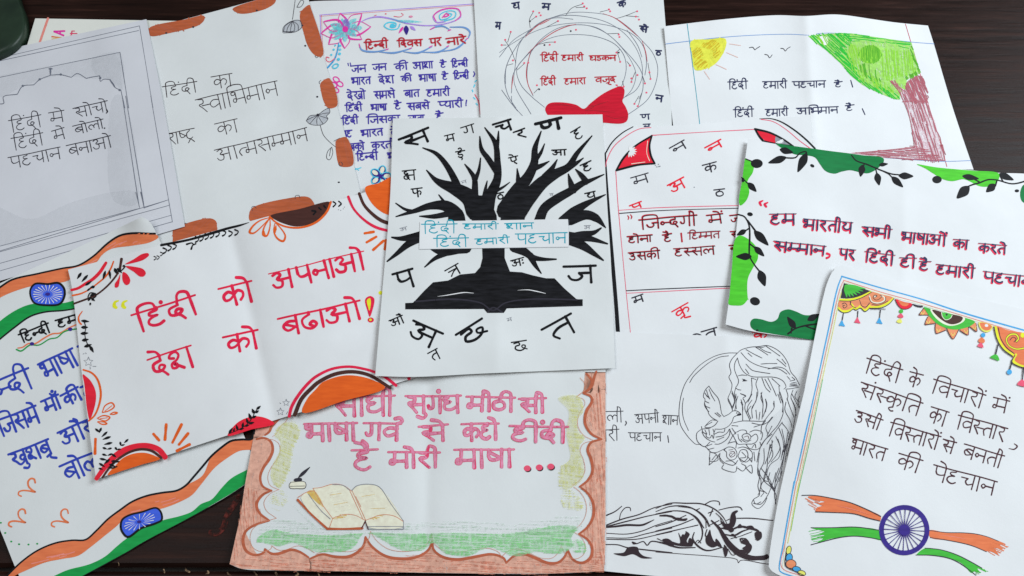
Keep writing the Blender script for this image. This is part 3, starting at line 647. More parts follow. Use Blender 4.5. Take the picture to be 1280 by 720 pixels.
s.hatch(t_, 'bark', .85, '05', '130,1022 200,1012 420,995 550,978 640,1000 740,1065 600,1065 340,1048', .06, 1.4, .7, fill=.9); s.hatch(t_, 'bark', .9, '05', '500,545 595,503 640,680 500,680 480,620', 1.1, 1.3, .6, fill=.9)
s.st(t_, 'bark', 5, '05', '388,540 440,600 480,680 520,790 545,940 550,980', '470,678 560,672 640,682', '388,540 480,605', '130,1022 420,995 550,980', '750,1070 600,1065 340,1048')
s.finish()

# ================================================================== self-respect poster with brown blocks
s = Sheet('poster with brown rounded blocks round its edge, sketched butterflies and thin writing',
          ['132,50 231,24 291,8 320,0 381,-18', '381,-18 386,0 404,69 412,97 421,132 442,206 451,243', '190,319 451,243', '132,50 190,319'], P_GREY)
b_ = 'edge_block#%d'
for k, (c, q) in enumerate([('01', '30,190 270,130 400,105 402,132 370,165 300,190 150,225 60,242 38,235'), ('01', '590,60 750,0 880,-30 880,0 870,22 820,55 740,80 660,92 620,85'), ('01', '1103,32 1115,60 1195,365 1160,378 1120,350 1085,290 1065,220 1040,130 1045,80'),
                            ('12', '170,-118 222,62 165,82 135,45 112,-40 108,-80 130,-105'), ('12', '282,275 326,460 240,468 225,440 210,320 215,297'), ('21', '195,250 250,220 440,175 480,195 487,240 490,300 200,360 192,300'), ('21', '705,190 710,120 740,95 940,45 1090,32 1125,60 1135,100 900,190')]):
    s.fl(b_ % k, 'brown_marker', c, q); s.hatch(b_ % k, 'frame_line', 1.2, c, q, .5+k, 2.4, .7, fill=.5)
s.st('small_loop', 'thin_ink', 3.5, '01', '1140,372 1150,385 1162,378', '1180,535 1168,545 1170,558'); s.st('small_loop', 'thin_ink', 3.5, '21', '722,125 720,100 738,96 748,108', '1008,45 1010,26 1032,22 1040,40', '265,215 272,208 288,212'); s.st('small_loop', 'thin_ink', 4, '12', '240,440 232,455 245,468 258,455 248,442')
for x, y in [(328, 180), (148, 220), (752, 70), (1055, 170), (1075, 305), (1155, 645)]: s.el('small_loop', 'ink_black', '01', x, y, 7, 6)
bt = 'butterfly_drawing'
s.fl(bt, 'pencil_soft', '12', '15,165 40,130 90,125 130,95 165,82 172,110 150,135 160,150 130,185 90,195 40,185'); s.st(bt, 'thin_ink', 3.5, '12', '15,165 40,132 92,124 135,94 166,82 172,110 150,135 160,150 132,185 90,195 40,187 15,165', '92,128 60,160 40,185', '92,128 85,165 88,194', '92,128 110,160 128,186', '92,128 130,140 158,150', '92,128 50,145 20,160', '95,125 140,115 170,112', '108,195 130,260 175,310 212,340', '200,300 240,280', '185,340 192,380 170,425 152,415 158,370 185,340', '178,350 170,400')
s.el(bt, 'ink_black', '12', 92, 126, 9); s.el('ink_speck', 'ink_black', '12', 232, 575, 8, 5)
bd = 'bud_drawing'
s.fl(bd, 'pencil_soft', '01', '925,215 930,180 985,140 1040,135 1050,180 1010,210 960,220'); s.st(bd, 'thin_ink', 3.5, '01', '925,215 930,180 985,140 1040,138 1052,180 1010,212 930,220', '985,142 940,175 930,212', '988,142 960,180 950,216', '990,142 980,180 975,215', '992,142 1005,175 1000,212', '995,142 1025,165 1030,200', '990,130 1000,60 1008,0', '1020,45 1050,0 1065,10 1045,45 1020,48')
s.st(bd, 'ink_black', 7, '01', '930,210 985,212 1000,205', taper=(.5, 1, .3))
for wd in [('हिंदी', 120, 580, 354, 542, 72), ('का', 445, 512, 588, 490, 82)]: s.tx(T % 0, 'umber', 5.5, '01', *wd)
s.tx(T % 1, 'umber', 5.5, '01', 'स्वाभिमान', 340, 666, 888, 538, 98)
for wd in [('राष्ट्र', 152, 252, 336, 215, 78), ('का', 468, 186, 622, 152, 84)]: s.tx(T % 2, 'umber', 5.5, '11', *wd)
s.tx(T % 3, 'umber', 5.5, '11', 'आत्मसम्मान', 468, 362, 1086, 210, 86)
s.finish()

# ================================================================== pencil arch poster
s = Sheet('pale lavender poster with a pencil drawn scalloped window arch and thin writing, left edge',
          ['-45,73 183,24', '183,24 206,140 231,283', '-10,354 231,283', '-45,73 -10,354'], P_LAV)
s.fl('pencil_shading', 'smudge', '00', '-200,540 800,350 815,600 770,560 735,530 575,522 405,500 265,530 150,575 22,645 -200,690', straight=True)
s.fl('pencil_shading', 'smudge', '00', '610,400 800,352 815,600 770,570 740,530 640,500'); s.fl('pencil_shading', 'smudge', '10', '760,0 815,0 910,720 760,700 720,300'); s.fl('pencil_shading', 'smudge', '20', '-50,100 200,180 500,60 900,0 925,100 500,215 -50,350')
f_ = 'frame_lines'
s.st(f_, 'pencil', 3, '00', '-240,440 0,385 930,172', '-240,460 0,405 925,203', '930,172 1020,720', '-240,568 0,515 800,348', straight=True)
s.st(f_, 'pencil', 4, '00', '800,348 830,540 858,720', '806,600 832,720', straight=True); s.st(f_, 'pencil', 4, '10', '815,0 925,720', '838,0 958,720', straight=True); s.st(f_, 'pencil', 3, '10', '1005,0 1115,640', straight=True)
s.st(f_, 'pencil', 3, '20', '905,0 932,108', '1115,0 1150,200', '-60,375 0,360 932,108', '-60,408 0,392 1122,52', '960,106 1122,52', '-60,489 0,475 1140,155', '-60,540 0,525 1148,198', '-60,412 0,398 1130,88', straight=True); s.st(f_, 'pencil', 5, '20', '938,0 962,106', straight=True)
s.st('arch_outline', 'pencil', 4.5, '00', '-20,692 25,688 22,645 115,628', '115,628 150,575 225,565', '225,565 265,530 340,500', '340,500 405,498 475,515', '475,515 515,490 575,522', '575,522 620,512 665,505', '665,505 670,542 690,528 735,530', '735,530 765,580 800,600')
s.st('arch_outline', 'pencil', 12, '00', '336,455 336,498', '735,535 765,575', taper=(.6, 1, .4)); s.el('arch_outline', 'pencil', '00', 337, 458, 14, 5)
for x, y in [(152, 572), (265, 528), (405, 496), (668, 520), (798, 600)]: s.el('arch_outline', 'pencil', '00', x, y, 8, 7)
for k, row in enumerate([[('हिंदी', 55, 166, 274, 124, 80), ('मे', 322, 112, 428, 95, 74), ('सोचो', 485, 84, 716, 30, 68)], [('हिंदी', 72, 284, 286, 244, 80), ('मे', 342, 234, 428, 210, 70), ('बोलो', 483, 202, 688, 152, 58)], [('पहचान', 52, 412, 402, 340, 76), ('बनाओ', 440, 332, 738, 264, 76)]]):
    for wd in row: s.tx(T % k, 'ink_black', 5.5, '10', *wd)
s.st(T % 0, 'ink_black', 6, '10', '714,92 718,104 708,114'); s.el(T % 1+'/punctuation_mark#9', 'ink_black', '10', 697, 214, 5)
s.finish()

# ================================================================== tricolour flag poster
s = Sheet('poster with waving orange, white and green flag bands and large blue writing',
          ['-118,408 0,354 100,308 177,271', '177,271 186,276 193,287 222,352 325,591', '41,757 101,720 180,677 240,643 264,632 304,607 325,591', '-118,408 0,662 19,709 41,757'], P_GREY,
          lifts=[(186, 280, .010, .012)])
bn = 'flag_band#%d'
s.fl(bn % 0, 'saffron', '20', '-100,700 0,635 80,585 250,545 420,508 520,490 620,430 720,340 800,290 880,275 1030,278 1056,300 1000,335 880,358 740,380 680,420 640,470 540,502 455,590 300,612 200,630 80,668 0,705 -100,770')
s.hatch(bn % 0, 'coral', 1.3, '20', '540,500 620,480 700,395 800,360 950,350 900,330 780,340 680,390', -.5, 2.2, .6, fill=.6)
s.st(bn % 0, 'black', 13, '20', '-100,700 0,635 80,585 250,545 420,508 520,490 620,430 720,340 800,290 880,275 1032,276')
s.fl(bn % 1, 'flag_green', '30', '-100,320 0,220 120,140 220,105 420,100 500,82 640,60 640,110 495,140 420,150 300,160 200,190 100,260 0,335 -100,420'); s.st(bn % 1, 'black', 10, '30', '-100,425 0,340 100,260 200,190 300,160 420,150 497,138 640,108')
ck = 'chakra_drawing#%d'
s.fl(ck % 0, 'chakra_blue', '20', '205,645 235,612 320,614 390,607 425,640 430,690 400,745 320,755 230,740 203,690', outline=('black', 14))
for k in range(22):
    a = k*2*math.pi/22; s.st(ck % 0, 'white_ink', 4, '20', [[318+34*math.cos(a), 682+22*math.sin(a)], [318+95*math.cos(a), 682+60*math.sin(a)]], taper=(.4, 1.5))
s.el(ck % 0, 'purple', '20', 318, 680, 16, 10)
for wd in [('हिन्दी', 122, 312, 322, 234, 62), ('हमारी', 368, 218, 620, 140, 56)]: s.tx(T % 0, 'black', 12, '30', *wd)
s.st('wavy_line', 'saffron', 9, '30', '120,400 150,395 190,370 230,372 300,330 350,305 400,300 460,265 520,240'); s.st('wavy_line', 'flag_green', 9, '30', '110,410 140,420 200,380 260,380 330,340 380,330 430,290 520,270')
s.el('wavy_line', 'purple', '30', 213, 372, 15, 12); s.el('wavy_line', 'purple', '30', 468, 275, 15, 12)
s.tx(T % 1, 'blue_ink', 16, '30', 'हिन्दी', -230, 700, 190, 535, 135); s.tx(T % 1, 'blue_ink', 16, '30', 'भाषा', 252, 512, 482, 400, 120); s.tx(T % 1, 'blue_ink', 16, '30', 'मेरी', 516, 392, 700, 320, 110)
s.tx(T % 2, 'blue_ink', 16, '40', 'जिसमे', -35, 250, 238, 145, 112); s.tx(T % 2, 'blue_ink', 16, '40', 'माँ', 272, 118, 388, 70, 88); s.tx(T % 2, 'blue_ink', 16, '40', 'की', 402, 78, 520, 20, 84); s.tx(T % 2, 'blue_ink', 16, '40', 'म', 535, 22, 620, -15, 84)
s.tx(T % 3, 'blue_ink', 16, '40', 'खुशबू', 55, 472, 322, 368, 96); s.tx(T % 3, 'blue_ink', 16, '40', 'और', 382, 325, 600, 232, 104)
s.tx(T % 4, 'blue_ink', 16, '40', 'बोल', 395, 550, 650, 445, 118)
for k, (dx, dy) in enumerate([(0, 0), (-65, 204), (220, 204)]):
    q = np.array([[235, 98], [228, 75], [208, 70], [188, 88], [190, 120], [212, 145], [236, 160], [190, 152], [150, 150], [126, 160], [124, 178], [142, 188]])+np.array([dx, dy])
    s.st('squiggle#%d' % k, 'saffron', 11, '50', q)
for k, (x, y) in enumerate([(5, 365), (35, 433), (75, 490), (127, 508), (190, 510), (248, 505)]): s.el('corner_dots', 'flag_green', '50', x, y, 7, 6)
s.fl(bn % 2, 'saffron', '50', '75,690 150,620 250,550 370,500 480,482 570,478 640,420 720,340 800,280 880,225 980,185 1080,165 1180,150 1240,115 1350,50 1410,-80 1480,-140 1540,-180 1610,-190 1680,-195 1725,-190 1725,-165 1720,-130 1600,-115 1520,-70 1430,0 1340,110 1280,180 1200,225 1080,270 950,290 850,315 780,385 700,450 600,530 520,585 420,605 300,630 180,680 90,725 20,800 10,760')
s.st(bn % 2, 'black', 13, '50', '10,760 75,690 150,620 250,550 370,500 480,482 570,478 640,420 720,340 800,280 880,225 980,185 1080,165 1180,150 1240,115 1290,60 1350,-10 1410,-80 1480,-140 1540,-180 1610,-190 1680,-195 1695,-250')
s.hatch(bn % 2, 'coral', 1.2, '50', '860,300 960,250 1080,220 1180,200 1200,220 1080,265 950,290', -.3, 2.2, .6, fill=.6); s.hatch(bn % 2, 'coral', 1.2, '50', '200,640 340,580 500,560 520,580 420,602', -.2, 2.4, .6, fill=.5)
s.fl(bn % 3, 'flag_green', '50', '100,850 360,720 450,680 600,640 700,590 770,530 830,480 940,410 1080,350 1200,320 1280,290 1340,240 1410,210 1480,130 1540,70 1640,15 1720,-20 1726,5 1715,30 1615,120 1405,250 1225,350 960,490 850,556 540,725 300,860')
s.st(bn % 3, 'black', 5, '50', '540,727 850,560 960,493 1225,353 1410,252 1618,124 1720,28')
s.fl(ck % 1, 'chakra_blue', '50', '805,390 815,345 860,315 950,292 1040,266 1070,290 1078,345 1040,368 940,402 852,460 815,425', outline=('black', 14))
for k in range(16):
    a = k*2*math.pi/16; s.st(ck % 1, 'white_ink', 3.5, '50', [[930+35*math.cos(a), 358+14*math.sin(a)-.16*35*math.cos(a)], [930+100*math.cos(a), 358+48*math.sin(a)-.3*100*math.cos(a)]], taper=(.3, 1.4))
s.el(ck % 1, 'purple', '50', 928, 358, 14, 9)
s.finish()

# ================================================================== red arch letters poster
s = Sheet('poster with red and black arched frame and two-tone red slogan, partly under the leaf poster',
          ['752,157 800,159 842,157 875,155 950,148 1013,145', '1013,145 1022,260 1038,462', '765,463 1038,462', '752,157 765,463'], P_COOL)
f_ = 'arch_border'
s.st(f_, 'black', 16, '13', '1020,205 950,245 880,310 835,385', taper=(.4, .6)); s.st(f_, 'black', 22, '13', '835,385 838,470 848,640 860,820 905,1360 925,1650', taper=(.45, .8, 1.1, 1.25))
s.st(f_, 'rose_line', 5, '13', '1140,210 1060,220 970,270 890,340 845,430 838,470'); s.st(f_, 'rose_line', 5, '14', '700,155 780,170 870,225 960,300 1030,350')
s.st(f_, 'black', 12, '14', '690,152 760,150 830,170 920,225 1000,290 1060,350', taper=(.3, .8, 1))
s.st(f_, 'rose_line', 4.5, '13', '1145,260 1173,262'); s.st(f_, 'rose_line', 4.5, '14', '-30,262 330,240 660,222'); s.st(f_, 'rose_line', 4.5, '13', '905,500 920,720 980,1360 1010,1640')
s.st(f_, 'rose_line', 4.5, '24', '-248,122 0,105 555,90 900,85', '-198,675 0,665 490,640 900,620'); s.st(f_, 'ink_black', 6, '24', '-248,143 0,125 550,108 900,102', '-198,658 0,648 490,628 900,612')
k_ = 'corner_ornament#%d'
s.fl(k_ % 0, 'red', '13', '1145,268 1130,330 1140,400 1160,448 1050,458 912,492 960,410 1040,330'); s.st(k_ % 0, 'black', 13, '13', '1145,266 1130,330 1140,400 1165,450', '1165,450 1050,460 910,495', '908,497 960,410 1040,330 1145,266')
s.st(k_ % 0, 'peach', 4, '13', '1118,300 1112,380 1130,432', '1100,440 1010,452')
for j in range(9):
    a = -2.6+j*.42+1.0; s.leaf(k_ % 0, 'white_ink', '13', 1000, 368, 1000+46*math.cos(a), 368+42*math.sin(a), 15)
s.fl(k_ % 1, 'red', '14', '668,228 800,268 795,320 728,298'); s.fl(k_ % 1, 'grey_ink', '14', '800,268 850,290 912,332 850,330 800,318')
s.st(k_ % 1, 'black', 13, '14', '660,220 760,245 850,290 915,335', '660,220 690,270 715,300', '715,300 800,320 915,335')
for j in range(7):
    a = -.6+j*.5; s.leaf(k_ % 1, 'white_ink', '14', 822, 300, 822+32*math.cos(a), 300+20*math.sin(a), 9)
i_ = 0
for m, wd_, c, ch, x0, y0, x1, y1, h in [('ink_black', 9, '14', 'न', 88, 348, 188, 292, 52), ('red', 11, '14', 'न', 325, 345, 432, 288, 46), ('ink_black', 9, '14', 'क', 308, 462, 402, 438, 58), ('red', 11, '14', 'अ', 75, 596, 185, 540, 66),
                                       ('ink_black', 9, '14', 'ठ', 385, 626, 458, 618, 50), ('ink_black', 8, '13', 'म', 1003, 546, 1122, 512, 58), ('red', 10, '23', 'प', 996, 92, 1076, 62, 36), ('ink_black', 9, '33', 'म', 1012, 66, 1086, 40, 46), ('red', 10, '34', 'कू', 105, 158, 214, 98, 62),
                                       ('ink_black', 10, '34', 'त', 300, 292, 405, 262, 52), ('red', 11, '34', 'क', 640, 292, 750, 286, 50)]:
    s.tx('letter#%d' % i_, m, wd_, c, ch, x0, y0, x1, y1, h); i_ += 1
s.st('letter#20', 'ink_black', 10, '34', '250,312 275,306 302,318 300,330')
for x, y, c in [(1170, 462, '13'), (1190, 455, '13'), (1180, 472, '13'), (1200, 468, '13'), (255, 608, '14'), (20, 470, '14')]: s.el('pencil_speck', 'grey_ink', c, x, y, 4, 4)
SEC = ('black', 5); OF = (3, 3)
for wd in [('जिन्दगी', 1058, 186, 1446, 152, 66)]: s.tx(T % 0, 'dark_red', 11, '23', *wd, second=SEC, off=OF)
s.tx(T % 0, 'dark_red', 10, '24', 'में', 335, 156, 445, 144, 60, second=SEC, off=OF); s.tx(T % 0, 'dark_red', 9, '24', 'ज', 490, 156, 560, 148, 52, second=SEC, off=OF)
s.st(T % 0, 'dark_red', 8, '23', '985,158 992,170 988,182', '1004,152 1012,164 1008,178')
s.tx(T % 1, 'dark_red', 10, '23', 'होना', 980, 298, 1148, 284, 44, second=SEC, off=OF); s.tx(T % 1, 'dark_red', 10, '24', 'है', 42, 286, 104, 276, 52, second=SEC, off=OF)
s.st(T % 1, 'dark_red', 11, '24', '168,276 174,330'); s.tx(T % 1, 'ink_black', 7, '24', 'हिम्मत', 212, 272, 428, 260, 44, second=('dark_red', 4), off=(-2, 3)); s.tx(T % 1, 'dark_red', 9, '24', 'स', 494, 264, 560, 258, 42, second=SEC, off=OF)
s.tx(T % 2, 'dark_red', 9, '23', 'उसकी', 988, 406, 1198, 388, 52, second=SEC, off=OF); s.tx(T % 2, 'dark_red', 9, '24', 'हस्सल', 114, 378, 392, 358, 54, second=SEC, off=OF, hl=5); s.tx(T % 2, 'dark_red', 9, '24', 'न', 485, 356, 560, 350, 42, second=SEC, off=OF)
s.finish()

# ================================================================== lady, dove and roses
s = Sheet('white poster with ink drawing of long haired lady, dove and roses above scrollwork',
          ['735,413 820,417 900,420 1017,426 1078,429', '1078,429 1112,744', '728,711 757,714 840,722 1112,744', '735,413 728,711'], P_COOL, crease=[(905, 420, 925, 725, .0015, .012)])
m = 'thin_ink'
D = 'figure_drawing'
s.fl('pencil_shading', 'smudge', 'w2', '1000,250 900,420 860,600 900,960 1060,940 1120,640 1180,420 1220,260 1120,140 1060,200')
s.st(D, m, 6.4, 'w1', '655,130 560,130 460,150 370,190 270,260 190,350 130,440 90,560 72,680 72,780 90,860 140,940 190,1000 240,1042 290,1042', '565,158 480,170 380,220 280,300 210,370 178,425', '115,580 105,650 105,720 120,800 165,905')
s.st(D, m, 6.4, 'w1', '655,130 690,100 780,72 870,65 950,55 1040,90 1110,150 1160,230 1190,320 1240,380 1275,450', '655,130 600,190 575,250 590,330 570,370 600,440 590,510 560,590 590,660 605,700', '655,180 630,230 625,290 645,350 665,400 660,440 640,470', '640,480 660,495 690,500', '685,535 740,560 710,580 720,600 735,635', '735,635 780,570 800,500 795,380',
     '655,180 680,260 730,330 800,365 900,370 1000,370 1070,385 1120,420 1140,470 1120,490', '690,125 760,200 850,250 960,280 1070,290 1150,340', '740,240 800,300 880,320 980,335', '735,290 770,340', '740,95 820,140 900,180', '760,130 800,165', '835,70 900,110 960,150', '860,65 930,110 990,130', '940,60 1010,110 1080,160', '890,240 960,235 1050,235', '960,290 1060,270 1130,290 1180,345', '1050,190 1100,230 1140,265', '1100,190 1140,240',
     '860,380 840,440 860,520 845,590 800,690', '800,380 840,395', '900,380 940,480 980,520', '930,390 990,500', '960,380 1010,480 1045,560', '1000,385 1050,430 1080,460', '900,520 890,580 910,640 905,720', '935,590 950,640 935,720', '1015,630 1020,680 990,720', '800,600 760,660 750,720', '660,560 640,630 645,690', '690,620 710,680 705,720', '600,510 630,600 610,680', '640,470 625,540 645,600',
     '1180,440 1250,440', '1180,410 1230,400', '1175,460 1260,460', '1150,490 1200,485 1270,470', '1200,370 1230,395', '1140,490 1160,560 1150,600', '1210,500 1190,570 1220,640 1240,700', '1250,510 1230,570 1275,620', '1070,460 1080,560 1110,640 1105,720', '1200,540 1230,600 1270,680', '1275,560 1260,620 1290,700')
s.st(D, 'ink_black', 8, 'w1', '652,360 700,350 750,355', '700,388 728,398 752,408', '705,412 742,410', '690,540 735,562 712,578', '660,494 688,500', taper=(.4, 1, .5)); s.el(D, 'ink_black', 'w1', 722, 402, 12, 11); s.st(D, 'ink_black', 7, 'w1', '840,70 900,75 940,60', '1190,430 1250,420', '1185,450 1255,452', '1150,360 1185,400', taper=(.3, 1, .3))
H = '560,60 600,150 605,185|600,10 625,90 600,160|640,20 640,110 630,180|735,110 730,170 770,260 780,290|760,100 800,20|790,140 760,190 790,270|850,0 840,90 800,160 805,260|890,10 910,100 910,170 900,270|935,70 945,140 910,250|840,180 850,270|880,200 870,280|1020,90 1020,160 960,240 900,330 890,420|1110,140 1110,220 1060,330 1000,400 900,520 870,600 850,700|1105,300 1060,360 1010,430 950,520|1070,360 1110,480 1120,600|1100,310 1150,370 1180,440|1080,0 1110,100 1110,140|1140,100 1130,180 1180,280 1200,350|1190,60 1230,160 1240,240|1150,60 1180,150 1220,250|960,420 940,350 1010,250|1000,340 950,440|980,530 960,640 930,720|1000,480 1000,560 970,660|1060,470 1080,560 1040,640 990,700|1110,580 1090,680|1150,520 1120,640|1170,440 1150,560 1130,700|1190,400 1170,480|705,130 708,285|610,310 700,290 800,290 900,292 935,285|600,335 660,340|800,310 900,325 935,290|820,350 900,325|690,75 710,130|880,560 940,470 1000,420|900,330 960,300 1000,250|1060,20 1090,110|1240,200 1200,420 1150,640'
s.st(D, m, 6.4, 'w2', *H.split('|'))
s.st(D, m, 4.3, '44', '690,460 680,540 680,600 700,640 690,720 680,740', '760,400 780,470 750,530', '720,430 720,520 690,590 720,640 745,650', '780,380 750,460 740,560 720,650', '800,350 830,430 820,490 760,540 740,620 790,700', '840,300 860,420 830,560 800,650', '880,320 850,500 830,600', '820,560 800,620 790,720', '700,560 760,640 790,720', '860,400 840,480')
s.st(D, m, 4.3, '54', '680,0 690,60 680,120 690,180 650,210 640,240 680,270 720,240 740,200', '740,0 720,80 770,130 800,180 795,240', '800,30 780,100 760,150 740,190 700,240 650,235', '820,60 790,170 800,240', '650,210 665,240 700,225', '730,60 700,130 740,170', '840,20 820,90', '760,30 750,80 780,140', '690,150 720,160 700,190')
D = 'dove_drawing'
s.st(D, m, 6.4, 'w1', '370,460 340,490 320,530 315,570 330,590 325,650 345,690 370,715', '370,460 410,520 460,580 480,640 490,700 500,740 520,765', '370,490 400,560 430,610', '345,500 360,550 380,590', '330,530 355,570')
s.st(D, m, 6.4, 'w2', '325,110 340,150 360,190 370,220 400,255 450,285', '335,20 380,70', '330,90 370,110', '335,140 380,160', '430,210 480,250', '450,205 490,240', '520,245 570,220 610,190 650,190 690,225 650,235 620,250 600,300 560,345 500,370 430,370', '450,285 400,280 350,320 330,350 380,355 430,330 460,290', '340,335 400,300', '295,345 310,400 340,420 345,445 380,460 400,430 415,465 420,400 410,370', '300,370 380,362', '330,380 350,420', '370,375 378,430')
s.fl(D, 'ink_black', 'w2', '662,214 696,228 650,236'); s.el(D, 'ink_black', 'w2', 648, 209, 6)
D = 'rose_drawing'
R_ = '290,375 250,410 250,480 290,530 330,545 380,500|300,400 330,450 390,490 430,500|430,380 420,420 470,400 520,400 530,370|440,450 500,440 550,410 575,370|430,520 470,520 540,480 575,430 580,370|450,480 520,450|330,545 350,560 390,600 440,605 500,580 540,560|350,540 400,520|360,575 420,560|650,400 690,380 740,385 750,410|610,430 640,490 660,520 720,520 800,520|660,420 670,470 700,500|700,440 720,420 770,420 790,450 770,480 720,475 700,440|690,470 740,500 790,480|790,450 840,420 860,460 840,500 800,520|780,400 830,380 900,400 905,440 890,480|740,520 770,560 850,575 890,540 880,500|800,560 830,520 840,560|565,510 640,500 640,560|520,580 560,550 620,560 650,610 640,660 590,680 550,650 545,600 520,580|480,610 480,680 520,720|540,690 600,690 640,720|660,640 690,580 740,580 760,620 750,670 700,700 660,640|700,600 740,650 680,660|660,560 720,550 800,600 800,690|380,600 440,620 460,680 380,690 380,600|400,680 440,630|580,380 610,430 640,400|600,360 640,420|560,520 590,470 610,430|820,600 830,690'
s.st(D, m, 6.4, 'w2', *R_.split('|')); s.st(D, 'brown_ink', 5, 'w2', '580,600 620,595 630,630 590,650 575,620 600,610', '590,640 620,610', '570,580 610,575', '720,450 760,440 770,465')
s.st(D, m, 4.3, '44', '420,480 440,510 470,530 520,540 545,510', '450,540 440,560 480,580 530,585 540,550', '545,560 580,580 600,550 570,530', '600,560 640,595 635,540 600,560', '610,480 640,520', '355,540 400,500 420,470', '355,540 360,490', '560,500 600,520 640,490')
D = 'scrollwork_drawing'; m = 'umber'; s.wmul = .95
s.st(D, m, 10, '53', '845,315 900,290 945,255', '845,380 950,340 1060,310 1160,265 1280,240', '845,390 1000,350 1120,320 1280,290', taper=(1, .8, .6)); s.st(D, m, 6, '53', '930,340 940,300 970,265 1000,265 1005,285', '845,435 980,440 1080,420 1180,380 1280,350', '845,465 1000,465 1100,440 1280,400', '845,475 1040,475 1160,450 1280,425'); s.st(D, m, 15, '53', '845,395 900,390 980,380 1080,380 1130,360 1160,345', '1200,318 1250,318 1300,335', taper=(.7, 1, .9, .3)); s.st(D, m, 8, '53', '840,510 920,512 980,530 1100,545 1280,565', '1015,495 1040,505 1090,490 1115,515 1140,490 1200,495 1280,510')
s.fl(D, m, '53', '890,570 960,562 985,530 1050,528 1062,560 1090,585 1150,600 1080,602 1020,575 960,588'); s.fl(D, m, '53', '1015,490 1050,505 1020,508'); s.fl(D, m, '53', '1215,478 1250,470 1290,500 1290,525 1250,515')
s.st(D, m, 9, '54', '0,270 90,235 200,235 310,240 400,280 450,330 480,385', '0,290 100,255 220,260 290,300 340,360 350,390', taper=(.6, 1, 1, .5)); s.st(D, m, 11, '54', '0,305 120,285 220,300 280,350 310,420 300,480 280,500', '200,290 270,330 320,400', taper=(.4, .9, 1, .6)); s.st(D, m, 15, '54', '30,318 100,320 150,345 205,340', taper=(.3, 1, .8)); s.st(D, m, 7, '54', '0,390 100,360 200,315', '0,420 150,380 250,340', '0,445 150,410 280,380', '330,240 370,220 420,225 425,245', '420,280 500,262 560,262 575,280', '540,335 640,335 780,350', '350,300 380,288', '360,380 420,350', '290,270 270,280', '380,270 360,320')
s.st(D, m, 5, '54', '0,560 200,575 400,590 540,610 550,632 565,615 740,640 900,650')
s.st(D, m, 14, '54', '0,490 80,510 150,530 262,530', '255,430 245,470 280,520 340,550 440,530', taper=(.5, 1, .5)); s.fl(D, m, '54', '50,475 110,490 160,500 150,430 175,470 200,430 225,440 205,490 245,520 130,515'); s.fl(D, m, '54', '330,480 345,440 360,410 370,450 390,490 425,505 380,530 340,510'); s.st(D, m, 8, '54', '340,410 330,450 345,470', '200,425 220,440 205,470')
s.st(D, m, 34, '54', '370,350 420,400 450,450 490,510 560,570 640,600 745,592', taper=(.3, .6, .9, 1.2, 1.3, 1, .7)); s.st(D, m, 13, '54', '430,400 500,410 560,390 620,400 680,420 692,455 665,475', taper=(.5, 1, 1.3, 1.2, .6)); s.st(D, m, 14, '54', '450,440 520,450 580,420 650,400', taper=(.5, 1, .3)); s.st(D, m, 20, '54', '545,288 518,312 522,360 498,390 440,400', taper=(.3, .8, 1, .8, .3)); s.fl(D, m, '54', '570,490 600,470 628,510 612,560 570,570 520,545 590,540 605,510')
s.fl(D, m, '54', '455,510 480,545 468,590 455,540'); s.st(D, m, 6, '54', '480,540 510,580 530,575 520,565', '600,470 565,470 570,490', '430,330 435,370 415,380', '470,350 490,340')
s.wmul = 1
for q in ['480,408 505,392 520,418 500,430', '540,398 560,372 578,396', '600,392 640,384 660,412 620,408', '660,430 700,425 705,465 680,485 668,478', '430,350 470,372 500,360 520,330 505,395 465,405', '505,300 525,285 545,282 530,300 535,345 515,395 495,385', '590,480 570,500 600,515 575,535 612,545', '620,500 640,520 628,560 605,575', '560,575 600,590 680,598 745,575 745,605 640,610', '400,470 425,495 440,530 400,510', '180,440 165,470 185,500 200,470', '225,465 250,490 240,520 215,505', '95,485 70,470 60,490 120,512', '345,445 330,475 350,500 365,470', '110,335 150,330 205,350 160,352', '500,440 540,470 520,440', '445,525 470,560 462,595']: s.fl(D, m, '54', q)
s.st(D, m, 5, '54', '240,480 260,500 280,480 300,500', '300,300 330,340 335,400', '450,455 480,470 470,485', '585,480 560,470 570,500', '400,300 440,340 470,395', '150,255 260,275 330,330 360,390', '640,425 600,440 560,455 500,470', '10,470 60,495')
for k, row in enumerate([[('बोली', 745, 186, 955, 180, 72), ('अपनी', 1030, 205, 1192, 192, 62), ('शान', 1215, 208, 1325, 212, 60)], [('हमारी', 690, 312, 928, 302, 74), ('पहचान', 988, 325, 1212, 325, 56)]]):
    for wd in row: s.tx(T % k, 'ink_black', 5.5, '43', *wd)
s.st(T % 0, 'ink_black', 7, '43', '972,248 976,262 968,274'); s.st(T % 1, 'ink_black', 6, '43', '1252,345 1258,390')
s.finish()

